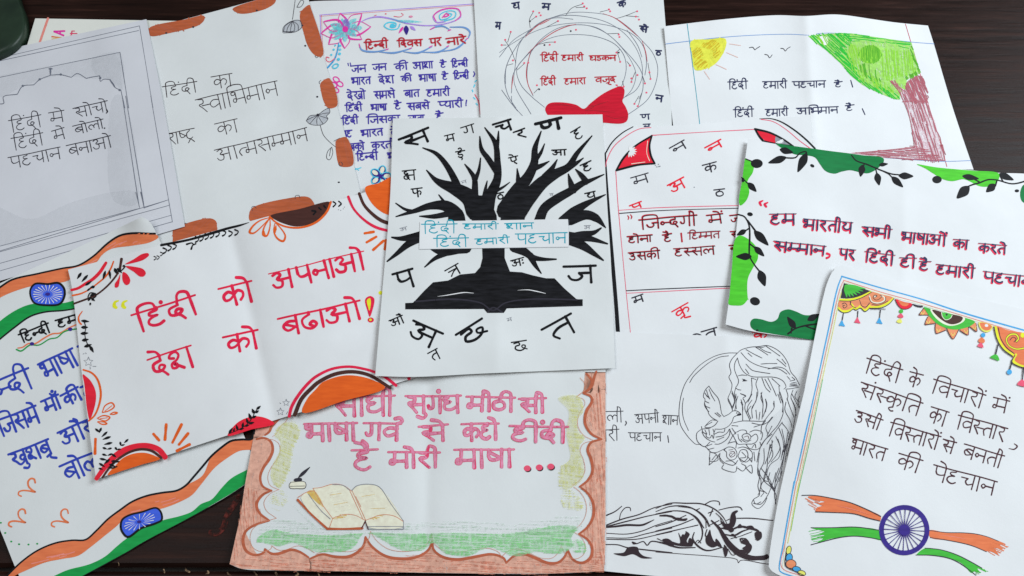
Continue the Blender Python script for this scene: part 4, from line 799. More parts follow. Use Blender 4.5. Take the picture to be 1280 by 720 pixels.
# ================================================================== parchment frame with open book
s = Sheet('poster with brown crayon scalloped frame, pink writing and an open book drawing',
          ['338,428 757,436', '757,436 757,590 757,641 755,714', '287,705 302,711 349,713 420,714 600,717 690,717 755,714', '338,428 318,540 306,607 300,647 287,705'], P_GREY,
          lifts=[(295, 700, .003, .03)], crease=[(538, 440, 532, 720, -.0055, .016)])
SCAL = [('41', '920,180 900,230 868,262 850,285 835,318 800,345'), ('41', '750,368 800,360 845,385 858,440 835,500 795,560 775,620 790,680 850,712'), ('51', '850,150 790,180 750,240 770,300 835,350'), ('51', '835,350 740,380 680,420 660,480 680,550 740,580 800,562 806,540'), ('51', '806,540 850,570 900,570 980,545 1040,560 1110,605'),
        ('52', '40,605 120,575 200,590 300,590 370,550 400,510 410,460'), ('52', '410,460 450,520 540,585 650,605 760,590 830,545 855,490'), ('52', '855,490 865,545 920,590 1020,610 1150,590 1253,575 1330,600 1348,630'), ('53', '175,632 230,585 300,575 370,600 450,632 520,630 565,590 585,545'), ('53', '585,545 620,610 680,632 735,600 748,540 720,480 660,440'),
        ('53', '660,440 720,390 755,320 755,240 720,170 665,125'), ('53', '665,125 720,80 750,20 740,-60 718,-120 740,-170 810,-192'), ('43', '810,368 740,330 700,260 710,180 745,120 740,85 690,62'), ('43', '690,62 730,30 745,-20 700,-80'), ('33', '690,700 740,660 760,600 780,545')]
inner = []
ar = []
for c, q in SCAL:
    p = catmull(PX(c, q), False, 5); ar.append(p); inner.append(p)
inner = np.vstack(inner); outer = PX('px', '287,705 302,711 349,713 420,714 600,717 690,717 755,714 757,641 757,590 757,450 757,436 738,436 600,436 420,432 338,428 318,540 306,607 300,647')
ctr = np.array([535., 585.])
def spoke_ring(part, mat, inn, out):
    """strip between the scalloped line and the sheet edge"""
    V, F = [], []
    cl = np.vstack([out, out[:1]]); a = []
    for p in inn:
        best, bq = 1e9, None
        for i in range(len(cl)-1):
            d = cl[i+1]-cl[i]; t = np.clip(np.dot(p-cl[i], d)/np.dot(d, d), 0, 1); q = cl[i]+d*t; D2 = np.sum((q-p)**2)
            if D2 < best: best, bq = D2, q
        a.append(bq)
    for p, q in zip(inn, a):
        for t in (0, .33, .66, .995): V.append(p+(q-p)*t)
    n = len(inn)
    for i in range(n-1):
        for j in range(3): F.append((4*i+j, 4*i+j+1, 4*i+4+j+1, 4*i+4+j))
    s.add(part, mat, np.array(V), F, s.dz())
fr = 'scalloped_frame'
keep = inner[:-5]
s.fl(fr, 'frame_crayon', 'px', '287,705 299,652 304,640 308,668 318,688 335,712 302,711', straight=True); s.fl(fr, 'frame_crayon', 'px', '755,714 757,676 742,690 728,706 705,716', straight=True)
spoke_ring(fr, 'frame_crayon', keep, outer)
for cx, q in [('51', '570,640 800,560 1100,620 1280,590 1280,690 900,690'), ('52', '0,610 300,610 410,500 540,610 860,560 1020,630 1280,610 1280,705 0,690'), ('53', '0,610 175,650 300,600 480,645 590,600 700,640 810,540 830,700 400,710 0,700'), ('53', '760,0 830,0 835,650 700,640 755,540 680,440 760,320 690,130'), ('43', '750,90 835,-10 838,690 720,640 745,560 725,430 820,368 715,240'), ('51', '670,130 800,150 745,240 820,350 680,400 650,560 580,640')]:
    vert = cx in ('43',) or q.startswith('760') or q.startswith('670')
    s.hatch(fr, 'frame_stroke', 1.0, cx, q, 1.5 if vert else .05, 2.1, .7, smooth=False, fill=.8)
for p in ar: s.st(fr, 'frame_line', 3.0, 'px', p[::2] if len(p) > 6 else p, taper=(.8, 1.3, .8))
il = 'inner_outline'
for p in ar:
    d = ctr-p; q = p+d/np.linalg.norm(d, axis=1)[:, None]*np.minimum(9.5, 9.5)
    s.st(il, 'thin_brown', .55, 'px', q[::2])
gp = '51:750,480 850,410 1000,440 1280,450 1500,430 1800,440 2100,430 2400,440 2800,380 2890,400 2850,460 2860,520 2780,570 2600,560 2480,590 2300,530 2150,590 2000,560 1930,500 1850,550 1700,540 1480,430 1380,540 1120,550 1000,500 900,520 800,500'
s.fl('grass_shading', 'grass_wash', '51', gp[3:])
s.hatch('grass_shading', 'grass_crayon', 1.3, '51', gp[3:], .03, 1.2, .8, fill=.86)
s.hatch('grass_shading', 'grass_soft', 1.4, '51', '760,430 900,330 1200,400 1500,380 2000,360 2500,370 2900,330 2920,400 2800,440 2000,450 1400,450 900,470', .02, 1.7, .8, fill=.75)
s.hatch('grass_shading', 'grass_crayon', 1.4, '53', '610,500 660,480 710,520 700,570 640,570', .05, 1.5, .8)
s.fl('yellow_shading', 'yellow_wash', '43', '520,95 660,80 690,180 650,240 660,320 700,360 660,420 690,530 680,640 560,700 540,560 600,500 575,330 590,180')
s.fl('yellow_shading#2', 'yellow_wash', '41', '905,275 1000,260 1040,330 990,420 970,560 900,690 850,640 850,560 905,440 905,380 875,345')
s.hatch('yellow_shading', 'yellow_crayon', 1.6, '43', '540,90 660,90 690,180 650,240 660,320 700,360 660,420 690,530 680,640 540,700 530,560 600,500 580,330 600,180', .12, 1.5, .8, fill=.8)
s.hatch('yellow_shading', 'yellow_crayon', 1.6, '53', '550,150 610,140 690,240 670,285 560,265', .1, 1.4, .8, fill=.9); s.hatch('yellow_shading#2', 'yellow_crayon', 1.5, '41', '905,270 1000,250 1050,330 1000,420 980,560 900,700 850,640 850,560 905,440 905,380 870,345', .4, 1.6, .8, fill=.8)
s.hatch('yellow_shading#2', 'yellow_crayon', 1.4, '51', '840,190 915,150 960,200 900,290 850,270', .3, 1.6, .8, fill=.7)
pk = 'text_line#%d'
def fat(k, c, *wd):
    s.tx(pk % k, 'pink_line', 23, c, *wd, hl=15); s.tx(pk % k, 'pink', 17, c, *wd, hl=8)
fat(0, '42', 'सोंधी', 190, 84, 608, 78, 128); fat(0, '42', 'सुगंध', 675, 82, 1048, 78, 112); fat(0, '43', 'मीठी', -92, 85, 236, 90, 92); fat(0, '43', 'सी', 258, 98, 442, 95, 92)
fat(1, '42', 'भाषा', 0, 268, 356, 258, 112); fat(1, '42', 'गर्व', 396, 262, 650, 264, 108); fat(1, '42', 'से', 762, 284, 962, 270, 104); fat(1, '42', 'कहो', 1048, 268, 1300, 262, 108); fat(1, '43', 'हींदी', 196, 280, 590, 285, 104)
fat(2, '42', 'है', 316, 440, 494, 436, 140); fat(2, '42', 'मोरी', 560, 455, 908, 455, 100); fat(2, '42', 'माषा', 1000, 440, 1402, 435, 118)
for x, y in [(315, 562), (395, 556), (472, 550)]:
    s.el('ellipsis_dots', 'black', '43', x+5, y+6, 23, 20); s.el('ellipsis_dots', 'rose_line', '43', x, y, 23, 20)
ib = 'inkwell_drawing'
s.fl(ib, 'cream', '41', '975,655 1070,652 1078,690 1040,697 975,692'); s.st(ib, 'ink_black', 4, '41', '978,655 1070,652 1080,672 1072,694 1020,697 975,694 968,675 978,655', '975,682 1072,680'); s.fl(ib, 'ink_black', '41', '1003,632 1050,628 1052,645 1000,648'); s.leaf(ib, 'ink_black', '41', 1028, 625, 1108, 552, 22); s.st(ib, 'ink_black', 4, '41', '1022,632 1060,595')
bk = 'book_drawing'
s.fl(bk, 'cream', '52', '-20,200 20,160 70,140 190,330 170,400'); s.fl(bk, 'cream', '52', '60,135 110,130 190,108 260,115 320,155 405,345 340,315 270,310 190,335'); s.fl(bk, 'cream', '52', '320,150 350,120 430,108 500,125 655,350 600,320 520,312 412,348'); s.fl(bk, 'cream', '52', '190,340 270,312 340,318 405,350 385,392 170,392'); s.fl(bk, 'cream', '52', '415,350 520,314 600,322 662,360 662,392 425,392')
s.fl(bk, 'ochre', '52', '20,160 68,150 130,260 80,225'); s.hatch(bk, 'ochre', 1.1, '52', '190,335 270,310 290,322 220,338', .1, 1.3); s.hatch(bk, 'ochre', 1.1, '52', '420,345 500,315 540,318 470,340', .1, 1.3); s.hatch(bk, 'grass_soft', 1.2, '51', '985,230 1010,230 1190,400 1150,410', .8, 1.6, fill=.6)
s.st(bk, 'brown_marker', 15, '52', '-42,212 40,300 155,405', '155,405 280,406 388,402'); s.st(bk, 'thin_brown', 4.5, '52', '-40,195 20,160 68,152', '60,135 110,130 190,108 260,115 320,155', '60,135 120,240 190,335', '320,150 410,345', '305,150 395,345', '190,335 270,310 340,315 405,348', '412,348 520,312 600,320 662,356', '190,340 170,395', '410,355 388,400', '345,190 380,260')
s.st(bk, 'grey_ink', 5, '52', '320,150 350,120 430,108 500,125 580,240 662,352', '190,110 260,116 305,148', '662,358 664,408', '425,408 664,408', '425,390 662,390', '30,175 110,280 175,340'); s.st(bk, 'brown_ink', 7, '52', '408,352 428,408', '406,358 385,400')
s.st(bk, 'peach', 4, '52', '160,165 240,150', '180,195 265,182', '190,228 290,212', '205,262 300,246', '215,290 310,275', '380,165 460,152', '400,195 480,182', '410,220 510,210', '440,268 548,262'); s.st(bk, 'ochre', 3, '52', '175,180 250,168', '200,245 290,228', '385,190 470,176', '445,270 540,268')
s.finish()

# ================================================================== big crimson slogan
s = Sheet('creased poster with large crimson slogan, orange half suns and black leaf sprigs, left of centre',
          ['85,337 202,306 240,296 311,277 337,270 412,253 485,232 508,226', '508,226 562,459', '120,599 230,562 344,525 450,493 525,470 562,459', '85,337 90,360 103,472 120,599'], P_COOL,
          lifts=[(120, 590, .002, .03)], crease=[(288, 282, 345, 528, -.0085, .02)])
sp = 'sprig_drawing#%d'
s.st(sp % 0, 'red', 30, 'a1', '236,580 300,562 370,520 450,470 520,400 560,340 580,308'); s.st(sp % 0, 'orange', 16, 'a1', '245,635 330,615 420,570 500,510 580,440 630,360 655,295'); s.st(sp % 0, 'dark_brown', 20, 'a1', '262,715 360,680 470,635 560,570 640,490 700,410')
s.st(sp % 0, 'dark_brown', 28, 'a1', '735,270 725,330 715,385'); s.fl(sp % 0, 'red', 'a1', '770,322 860,270 940,220 1000,212 1010,230 960,275 870,305'); s.fl(sp % 0, 'red', 'a1', '775,342 880,350 950,370 978,410 960,442 920,445 860,400'); s.fl(sp % 0, 'red', 'a1', '750,400 790,420 822,480 810,520 780,530 748,490'); s.fl(sp % 0, 'red', 'a1', '722,420 715,500 700,550 672,555 668,520 700,470')
for a in [(335, 405, 290, 470, 30), (400, 428, 335, 500, 28), (370, 535, 440, 490, 26), (470, 545, 420, 555, 30), (390, 590, 430, 555, 20), (575, 385, 548, 480, 28), (612, 380, 625, 470, 26), (665, 360, 690, 420, 34), (690, 360, 740, 410, 30), (745, 345, 770, 330, 20), (420, 640, 480, 610, 30), (400, 690, 430, 640, 26), (430, 660, 470, 690, 26), (425, 705, 420, 735, 20)]: s.leaf(sp % 0, 'black', 'a1', *a)
s.st(sp % 0, 'black', 12, 'a1', '400,650 420,610 470,615 480,640 440,670', '690,400 740,380 770,345')
s.st('edge_stroke', 'black', 17, '21', '115,354 300,318 460,272 560,242 640,222 700,203', taper=(1, .9, 1.1, 1, .8, .2))
ch = [(75, 440), (95, 436), (118, 412), (140, 390), (172, 372), (205, 362), (355, 315), (385, 308), (420, 296), (455, 287), (492, 279), (535, 273), (578, 276), (618, 268)]
for k, (x, y) in enumerate(ch):
    g = .55 if k < 3 else .85
    s.st('leaf_tick#%d' % (k//6), 'black', 11*g, '21', [[x-14*g, y-20*g], [x+12*g, y-6*g], [x+4*g, y+12*g], [x-12*g, y+22*g]], taper=(1.2, .7, 1.3))
s.st('leaf_tick#5', 'black', 10, '21', '285,348 320,340 330,352', '315,380 325,355 345,345', taper=(1.3, .8, 1)); s.st('leaf_tick#6', 'black', 10, '22', '195,65 212,78 195,98', '232,62 248,78 232,95')
for x, y in [(230, 118), (245, 122), (262, 112), (270, 100)]: s.el('leaf_tick#6', 'grey_ink', '22', x, y, 3)
hd = 'half_disc_drawing'
s.fl(hd, 'dark_brown', '21', '840,160 1040,112 1240,66 1240,92 1200,150 1130,205 1020,230 930,210 870,182'); s.st(hd, 'orange', 13, '21', '838,165 880,202 950,232 1050,236 1150,200 1220,130 1246,66'); s.st(hd, 'black', 12, '21', '1120,125 1145,130 1130,150', '1165,105 1180,118', '1200,92 1210,105')
s.st(hd, 'orange', 11, '21', '835,170 770,192 722,232 704,268 728,275 790,225 838,172', '838,175 800,238 794,285 818,292 840,230 840,178', '872,210 866,262 890,310 928,327 942,292 902,230 878,208', taper=(.5, 1, 1.4, .8, .5)); s.st(hd, 'orange', 18, '21', '800,262 806,288', '880,225 872,270', taper=(.4, 1, .6))
sn = 'half_sun_drawing#%d'
s.fl(sn % 0, 'orange', '22', '408,-30 432,45 480,105 540,145 575,152 640,120 600,-100 500,-60'); s.st(sn % 0, 'dark_brown', 22, '22', '368,10 400,85 460,150 520,192 590,215'); s.st(sn % 0, 'crimson', 17, '22', '295,32 330,110 400,185 480,235 590,265')
s.st('ray_ticks#0', 'orange', 17, '22', '405,275 465,265', '418,335 482,298', '462,385 530,325', '545,320 540,380'); s.el('yellow_dot', 'yellow', '22', 510, 672, 14, 13)
s.tx(T % 0, 'crimson', 20, '30', 'हिंदी', 874, 184, 1302, 46, 122, hl=14); s.tx(T % 0, 'crimson', 20, '21', 'को', 494, 645, 718, 594, 130, hl=14); s.tx(T % 0, 'crimson', 19, '21', 'अपनाओ', 830, 548, 1465, 392, 118, hl=8)
s.tx(T % 1, 'crimson', 19, '31', 'देश', 20, 480, 314, 382, 136, hl=12); s.tx(T % 1, 'crimson', 19, '31', 'को', 524, 328, 760, 280, 116, hl=15); s.tx(T % 1, 'crimson', 19, '31', 'बढाओ', 890, 208, 1440, 84, 118, hl=14)
s.fl('exclamation_mark', 'crimson', '32', '408,75 440,53 468,70 456,150 438,192 422,150'); s.fl('exclamation_mark', 'yellow', '32', '420,80 440,68 446,90 436,150 428,130'); s.el('exclamation_mark', 'crimson', '32', 445, 213, 21, 17); s.el('exclamation_mark', 'yellow', '32', 443, 212, 9, 8)
for x in (770, 828):
    s.st('quote_mark', 'yellow', 17, '30', [[x+18, 85], [x-4, 95], [x-8, 120], [x+4, 130]], taper=(.6, 1, 1.5, 1.2))
s.fl('red_half_disc', 'red', '40', '552,-65 575,-50 605,-20 635,40 640,100 620,190 598,238 582,180 562,0', straight=False); s.st('red_half_disc', 'orange', 13, '40', '555,-95 610,-75 650,-30 672,60 660,140 630,210 592,245')
s.st('petal_loop', 'orange', 9, '40', '682,188 700,145 745,125 762,150 722,180 684,190', '735,200 760,188 782,192 760,202 735,202', '648,228 690,210 732,222 705,246 655,232', '650,252 680,268 712,265 700,255 655,250', taper=(.7, 1.2, .7)); s.st('petal_loop', 'orange', 5, '40', '700,180 745,145', '670,230 715,225')
s.st('ray_ticks#1', 'orange', 28, 'a2', '155,150 150,295'); s.st('ray_ticks#2', 'orange', 28, 'a2', '735,100 790,162', '862,5 850,155', '1015,5 925,185', '1080,95 990,205', '1095,205 970,268')
s.st(sn % 1, 'red', 62, 'a2', '165,545 250,430 340,330 460,255 580,220 690,220 790,258 850,330', taper=(.7, .9, 1, .9, .9, .9)); s.st(sn % 1, 'dark_brown', 24, 'a2', '225,535 300,430 390,345 510,275 620,252 720,270 810,335')
s.fl(sn % 1, 'orange', 'a2', '275,510 350,420 430,340 540,295 650,288 750,318 800,348 620,405 440,462')
for a in [(150, 45, 200, 85, 24), (215, 35, 190, 90, 24), (275, 75, 215, 130, 24), (310, 125, 225, 155, 26), (325, 185, 240, 205, 26), (225, 235, 270, 250, 22), (320, 240, 270, 252, 20), (220, 300, 270, 315, 22), (325, 295, 275, 315, 20), (195, 345, 270, 360, 24), (190, 390, 250, 430, 24), (185, 440, 230, 455, 20), (400, 175, 410, 220, 22), (410, 215, 450, 205, 18), (350, 230, 372, 262, 22), (485, 150, 440, 190, 22), (320, 300, 360, 330, 26), (310, 370, 385, 375, 26), (290, 400, 360, 430, 24), (300, 350, 240, 400, 26), (370, 255, 415, 250, 18)]: s.leaf(sp % 1, 'black', 'a2', *a)
s.st(sp % 1, 'black', 14, 'a2', '300,440 330,385 390,375', '290,430 330,440 368,425')
s.fl('red_cap', 'red', '41', '558,345 590,290 650,240 740,215 820,230 870,265 720,302')
for a in [(565, 330, 592, 290, 18), (596, 322, 604, 292, 14), (626, 310, 614, 270, 18), (634, 304, 668, 294, 16), (656, 292, 662, 254, 18), (670, 282, 704, 272, 16), (694, 264, 682, 226, 18), (698, 264, 736, 256, 18), (714, 236, 698, 194, 20), (720, 226, 750, 212, 18), (736, 198, 720, 164, 20), (742, 192, 766, 176, 18), (750, 170, 778, 145, 18)]: s.leaf(sp % 2, 'black', '41', *a)
s.st(sp % 2, 'black', 5, '41', '565,332 630,304 690,266 718,230 745,180 765,155')
def star(c, x, y, r, part):
    q = [[x+rr*math.cos(a), y+rr*math.sin(a)] for k in range(11) for rr, a in [((r if k % 2 == 0 else r*.45), -1.57+k*math.pi/5)]]
    s.st(part, 'grey_ink', 4, c, q, straight=True)
for a in [(540, 218, 596, 224, 20), (540, 262, 588, 262, 22), (536, 304, 590, 300, 22), (545, 350, 592, 342, 22), (560, 392, 612, 376, 22), (598, 385, 624, 430, 22)]: s.leaf('sprig_drawing#3', 'black', '30', *a)
s.st('sprig_drawing#3', 'black', 6, '30', '560,222 572,262 566,302 572,345 590,385 605,400'); s.st('petal_loop#2', 'orange', 12, '30', '548,155 524,195 528,225 542,242', taper=(.5, 1, .8))
star('41', 910, 185, 26, 'star_outline#0'); star('41', 948, 125, 24, 'star_outline#1'); star('30', 590, 492, 32, 'star_outline#2')
s.st('star_outline#2', 'grey_ink', 4, '30', '555,440 560,436', '570,432 576,438', '600,525 602,540', '620,522 640,522'); s.st('star_outline#1', 'grey_ink', 4, '41', '905,125 912,130', '950,200 958,185')
s.fl(sn % 2, 'orange', '41', '1055,190 1087,100 1150,30 1187,-10 1317,-55 1417,-55 1517,-30 1607,20 1590,40 1340,110'); s.st(sn % 2, 'dark_brown', 24, '41', '1005,205 1050,100 1120,25 1160,-10 1270,-65 1390,-82 1500,-60 1590,-8 1640,25'); s.st(sn % 2, 'crimson', 19, '41', '968,215 985,150 1040,60 1100,-10 1147,-50 1250,-100 1367,-116 1470,-100 1537,-80 1617,-40 1680,10')
s.el('red_dot', 'crimson', '32', 700, 602, 12)
s.finish()

# ================================================================== black tree of letters
s = Sheet('poster with solid black tree growing from an open book, scattered letters and teal writing, centre',
          ['491,148 600,147 675,144 753,143', '753,143 759,255 764,334 769,460', '469,470 520,471 600,467 700,463 769,460', '491,148 487.5,249 477.5,369 469,470'], P_GREY,
          lifts=[(475, 462, .003, .03)], crease=[(622, 140, 622, 470, .001, .01)])
t = 'tree_drawing'
def br(c, w0, w1, q): s.st(t, 'black_fill', 1*CROPS[c][2], c, q, taper=(w0, (w0+w1)*.5, w1), wob=0)
for ws, q in [((22, 20, 14, 9, 6, 1.5), '405,560 400,525 350,478 270,478 195,502 100,531'), ((6, 3.5, 1.5), '352,480 335,450 314,422'), ((4.5, 3.5, 1.5), '192,506 145,494 99,464'), ((8, 6, 1.5), '370,515 290,530 218,529'),
              ((26, 22, 15, 10, 6, 1.5), '500,500 470,440 385,388 330,366 295,345 253,299'), ((11, 9, 7, 5, 1.5), '415,405 395,350 350,270 300,215 234,187'), ((10, 8, 6.5, 4.5, 1.5), '492,460 495,390 492,340 470,302 444,269'), ((6, 4, 1.5), '497,345 514,300 523,238'), ((6, 4, 1.4), '540,440 547,395 556,353'),
              ((24, 15, 10, 8, 6.5, 1.5), '540,520 570,430 607,340 607,250 597,165 544,86'), ((6, 4, 1.5), '603,190 610,150 613,104'), ((8, 7, 5.5, 1.5), '603,305 560,240 528,195 519,130'), ((5, 3, 1.1), '590,408 635,384 669,359'),
              ((26, 18, 13, 10, 7, 1.5), '655,500 705,405 762,330 792,260 795,190 826,104'), ((5.5, 4, 1.3), '800,248 825,210 843,167'), ((8, 5, 1.3), '785,292 830,274 866,254'), ((8, 5.5, 1.3), '714,385 711,340 706,291'),
              ((28, 20, 16, 12, 9, 6, 1.5), '690,520 755,445 830,362 900,316 962,282 1005,215 1080,127'), ((12, 6, 1.4), '850,335 882,288 906,246'), ((8, 5, 1.3), '955,292 1000,265 1037,238'),
              ((13, 12, 11.5, 10, 8, 5, 1.5), '815,555 842,490 905,442 975,402 1030,366 1072,350 1140,320'), ((10, 6, 1.5), '985,398 972,355 962,318'), ((8, 6, 1.4), '1052,356 1025,322 998,294'),
              ((14, 13, 8, 1.5), '935,556 990,508 1050,468 1147,421'), ((15, 12, 10, 1.5), '970,545 1050,522 1100,538 1148,586')]:
    s.st(t, 'black_fill', 4, 't1', q, taper=ws, wob=0)
s.st(t, 'black_fill', 4, 't1', '570,440 595,390 612,320', taper=(12, 9, 6), wob=0)
for q in ['480,552 474,500 450,440 500,425 565,425 580,470 603,525 605,552', '622,552 630,500 655,440 690,395 735,400 722,440 705,480 735,452 780,415 770,460 745,500 740,552', '360,552 362,500 400,475 432,500 448,552', '655,552 690,470 720,450 760,440 742,552']: s.fl(t, 'black_fill', 't1', q, straight=True)
br('23', 13, 2, '585,315 680,285 760,270 808,240'); br('23', 14, 2, '585,300 720,308 850,345'); br('23', 15, 2, '590,310 690,360 760,410 822,455')
br('22', 12, 2, '780,292 700,305 640,310 585,302'); br('22', 12, 2, '775,300 690,350 620,410 555,462'); br('22', 8, 6, '1085,375 1000,398 930,408 890,395 858,376'); br('22', 8, 1.6, '950,405 870,445 805,500'); br('22', 14, 6, '1080,372 1000,385 900,380')

br('23', 13, 2, '230,368 300,400 350,435 420,448 508,448'); br('23', 9, 1.6, '335,425 370,490 408,542')
s.fl('book_drawing', 'black_fill', '22', '1187,360 1190,440 1175,500 1140,540 1040,550 960,590 860,602 800,660 740,725 725,738 675,740 675,782 1200,780 1222,806 1280,806 1332,806 1352,776 1858,760 1858,715 1818,715 1733,640 1670,575 1613,575 1523,555 1453,535 1373,530 1338,440 1338,360', straight=True)
s.st('book_drawing', 'white_ink', 5.5, '22', '890,696 940,690 1000,680 1070,670 1130,674', '1424,655 1492,652 1550,662 1610,676', taper=(.2, .9, 1.1, .5)); s.st('book_drawing', 'ink_black', 10, '22', '740,730 1000,715 1180,740 1260,790 1340,740 1500,715 1820,718', '1225,800 1260,770 1320,800')
i_ = 0
for m, w, c, ch, x0, y0, x1, y1, h in [('black', 17, '12', 'स', 630, 290, 830, 210, 82), ('black', 8, '12', 'म', 935, 266, 1002, 250, 46), ('black', 7.5, '12', 'ग', 1043, 212, 1132, 184, 56), ('black', 8.5, '12', 'ई', 1010, 372, 1072, 362, 56), ('black', 8.5, '12', 'क्ष', 654, 500, 746, 492, 64), ('black', 9, '12', 'फ', 714, 620, 788, 612, 56),
    ('black', 15, '13', 'च', 84, 190, 206, 154, 66), ('black', 11, '13', 'र', 222, 242, 298, 214, 58), ('black', 22, '13', 'ण', 368, 186, 542, 144, 64), ('black', 9, '13', 'ह', 604, 242, 668, 204, 72), ('black', 8, '13', 'ऐ', 190, 412, 252, 398, 52), ('black', 8.5, '13', 'आ', 478, 360, 576, 356, 36), ('black', 10, '13', 'ह', 668, 462, 740, 430, 56), ('black', 9.5, '13', 'य', 698, 650, 768, 634, 42), ('black', 9, '13', 'ठ', 108, 650, 158, 640, 46),
    ('black', 17, '22', 'प', 588, 548, 724, 510, 112), ('black', 9, '22', 'त्र', 938, 526, 1028, 476, 62), ('grey_ink', 4, '22', 'अ', 638, 242, 686, 230, 22), ('black', 17, '23', 'ज', 555, 496, 774, 490, 112), ('black', 8.5, '23', 'अः', 204, 458, 292, 436, 46), ('grey_ink', 4, '23', 'अ', 694, 224, 738, 222, 24), ('black', 8.5, '32', 'औ', 566, 218, 656, 182, 48), ('black', 17, '32', 'अ', 728, 215, 928, 305, 118), ('black', 17, '32', 'छ', 1010, 312, 1188, 202, 112), ('black', 9, '32', 'त', 824, 436, 888, 402, 66),
    ('black', 17, '33', 'त', 408, 278, 608, 168, 122), ('black', 9, '33', 'छ', 208, 362, 310, 348, 72), ('grey_ink', 4, '33', 'म', 178, 205, 210, 195, 22), ('grey_ink', 3, '13', 'व', 462, 650, 490, 648, 18), ('grey_ink', 3, '12', 'न', 1045, 570, 1082, 558, 20)]:
    s.tx('letter#%d' % i_, m, w, c, ch, x0, y0, x1, y1, h); i_ += 1
# pasted strip of paper: a raised slip
slip = PX('px', '525,277 580,276 640,275 710,274 711,291 711,308.5 640,309.5 580,310.5 524,311.5 524.5,294')
MATS['slip_paper'] = paper_mat('slip paper', P_COOL); s.force[s.n+1] = 14
s.fl('pasted_strip', 'slip_paper', 'px', slip, straight=True)
s.st('pasted_strip', 'pencil_soft', .5, 'px', '711,275 711,308', '524,311.5 711,308.8', straight=True)
for wd in [('22', 'हिंदी', 782, 216, 1022, 212, 62), ('22', 'हमारी', 1058, 213, 1296, 211, 36), ('23', 'शान', 163, 211, 358, 205, 38)]: s.tx(T % 0, 'teal', 7.5, *wd)
for wd in [('22', 'हिंदी', 862, 310, 1098, 305, 58), ('22', 'हमारी', 1138, 314, 1370, 300, 40), ('23', 'पहचान', 234, 281, 582, 271, 66)]: s.tx(T % 1, 'teal', 7.5, *wd)
s.finish()

# ================================================================== green leaf border poster
s = Sheet('poster with lime and dark green blobs, black leaf vines and crimson-navy slogan, right side',
          ['935,173.5 970,180 1017,186 1060,191 1104,197 1147,205 1216,213 1248,216 1280,217 1336,222', '1336,222 1331,464', '907,405.5 940,414 1018,425 1120,440 1331,464', '935,173.5 924,255 912,369 907,405.5'], P_COOL,
          lifts=[(915, 390, .004, .03), (930, 200, .003, .03)], crease=[(1128, 200, 1128, 450, .0012, .01)])
s.fl('dark_green_blob#0', 'deep_green', '14', '800,318 900,331 1050,351 1173,368 1280,381 1380,395 1515,413 1518,440 1475,485 1415,515 1365,510 1295,495 1235,505 1190,518 1130,500 1090,450 1060,410 1000,395 930,390 860,360 815,332')
s.fl('lime_blob#0', 'lime', '14', '597,415 650,465 645,510 610,570 622,640 600,700 562,730 553,700 575,560 590,440'); s.fl('lime_blob#1', 'lime', '24', '530,310 560,290 610,310 670,370 680,440 650,500 615,570 608,640 615,720 618,710 580,752 530,757 484,748 490,690 505,520')
s.fl('dark_green_blob#1', 'deep_green', '34', '630,225 650,205 700,208 770,225 810,205 830,160 880,142 930,155 990,180 1060,180 1200,190 1200,362 1060,347 900,325 760,303 660,283 632,258')
s.fl('lime_blob#2', 'lime', '15', '565,455 700,476 940,498 1112,517 1110,560 1080,590 1030,605 980,600 930,575 880,555 800,568 740,555 680,520 620,482'); s.fl('dark_green_blob#2', 'deep_green', '15', '1280,590 1260,620 1255,670 1270,705 1320,720 1380,650 1330,590')
v = 'vine_drawing#%d'; B = 'black'
for a in [(825, 355, 915, 378, 44), (870, 408, 748, 446, 48), (1005, 380, 945, 508, 56), (612, 578, 670, 638, 42)]: s.leaf(v % 0, B, '14', *a)
s.st(v % 0, B, 9, '14', '860,412 930,410 960,380 1000,372 1003,395', '572,545 590,562 612,582', '600,420 650,440'); s.el('ink_dot#3', B, '14', 1042, 465, 15, 10, .5); s.el(v % 0, B, '14', 672, 450, 40, 30); s.el(v % 0, B, '14', 580, 560, 10, 16)
s.st(v % 1, B, 11, '24', '550,150 590,165 620,220 625,300 622,360 625,430 660,490 690,528', '612,190 645,235 665,262', '600,256 624,240', '628,348 660,372'); s.el('ink_dot#6', B, '24', 627, 148, 19, 13, .2)
for a in [(655, 258, 750, 356, 54), (602, 254, 538, 288, 36), (655, 365, 722, 428, 42), (638, 430, 533, 430, 48), (690, 522, 727, 628, 58)]: s.leaf(v % 1, B, '24', *a)
s.el('ink_dot#4', B, '34', 660, 88, 34, 27, .3)
for a in [(930, 270, 875, 192, 44), (1010, 215, 1090, 174, 44)]: s.leaf(v % 2, B, '34', *a)
s.st(v % 2, B, 11, '34', '880,305 930,270 1000,250 1080,238', '1000,255 1060,275 1110,280', '900,300 905,270'); s.el('ink_dot#5', B, '34', 675, 282, 9, 7)
s.st(v % 3, B, 9, '15', '130,395 160,430 230,455 290,480 340,500 400,520 450,525', '340,500 380,522 405,548', '290,480 300,520', '215,452 210,470')
for a in [(205, 458, 190, 538, 46), (312, 460, 374, 452, 26), (298, 512, 315, 596, 46), (398, 538, 474, 608, 44), (444, 530, 543, 535, 46)]: s.leaf(v % 3, B, '15', *a)
s.el('ink_dot#1', B, '15', 700, 557, 32, 25); s.st(v % 4, B, 10, '15', '895,608 940,590 980,580 1040,558 1100,560 1200,585 1280,570 1340,545', '1100,560 1090,600', '1140,570 1120,530', '940,550 980,572')
for a in [(868, 533, 980, 552, 40), (915, 602, 832, 682, 66), (1088, 588, 1028, 640, 52), (1114, 518, 1212, 560, 44)]: s.leaf(v % 4, B, '15', *a)
s.el('ink_dot#2', B, '15', 1233, 632, 15, 10)
S2 = ('ink_navy', 10); O2 = (4, -5)
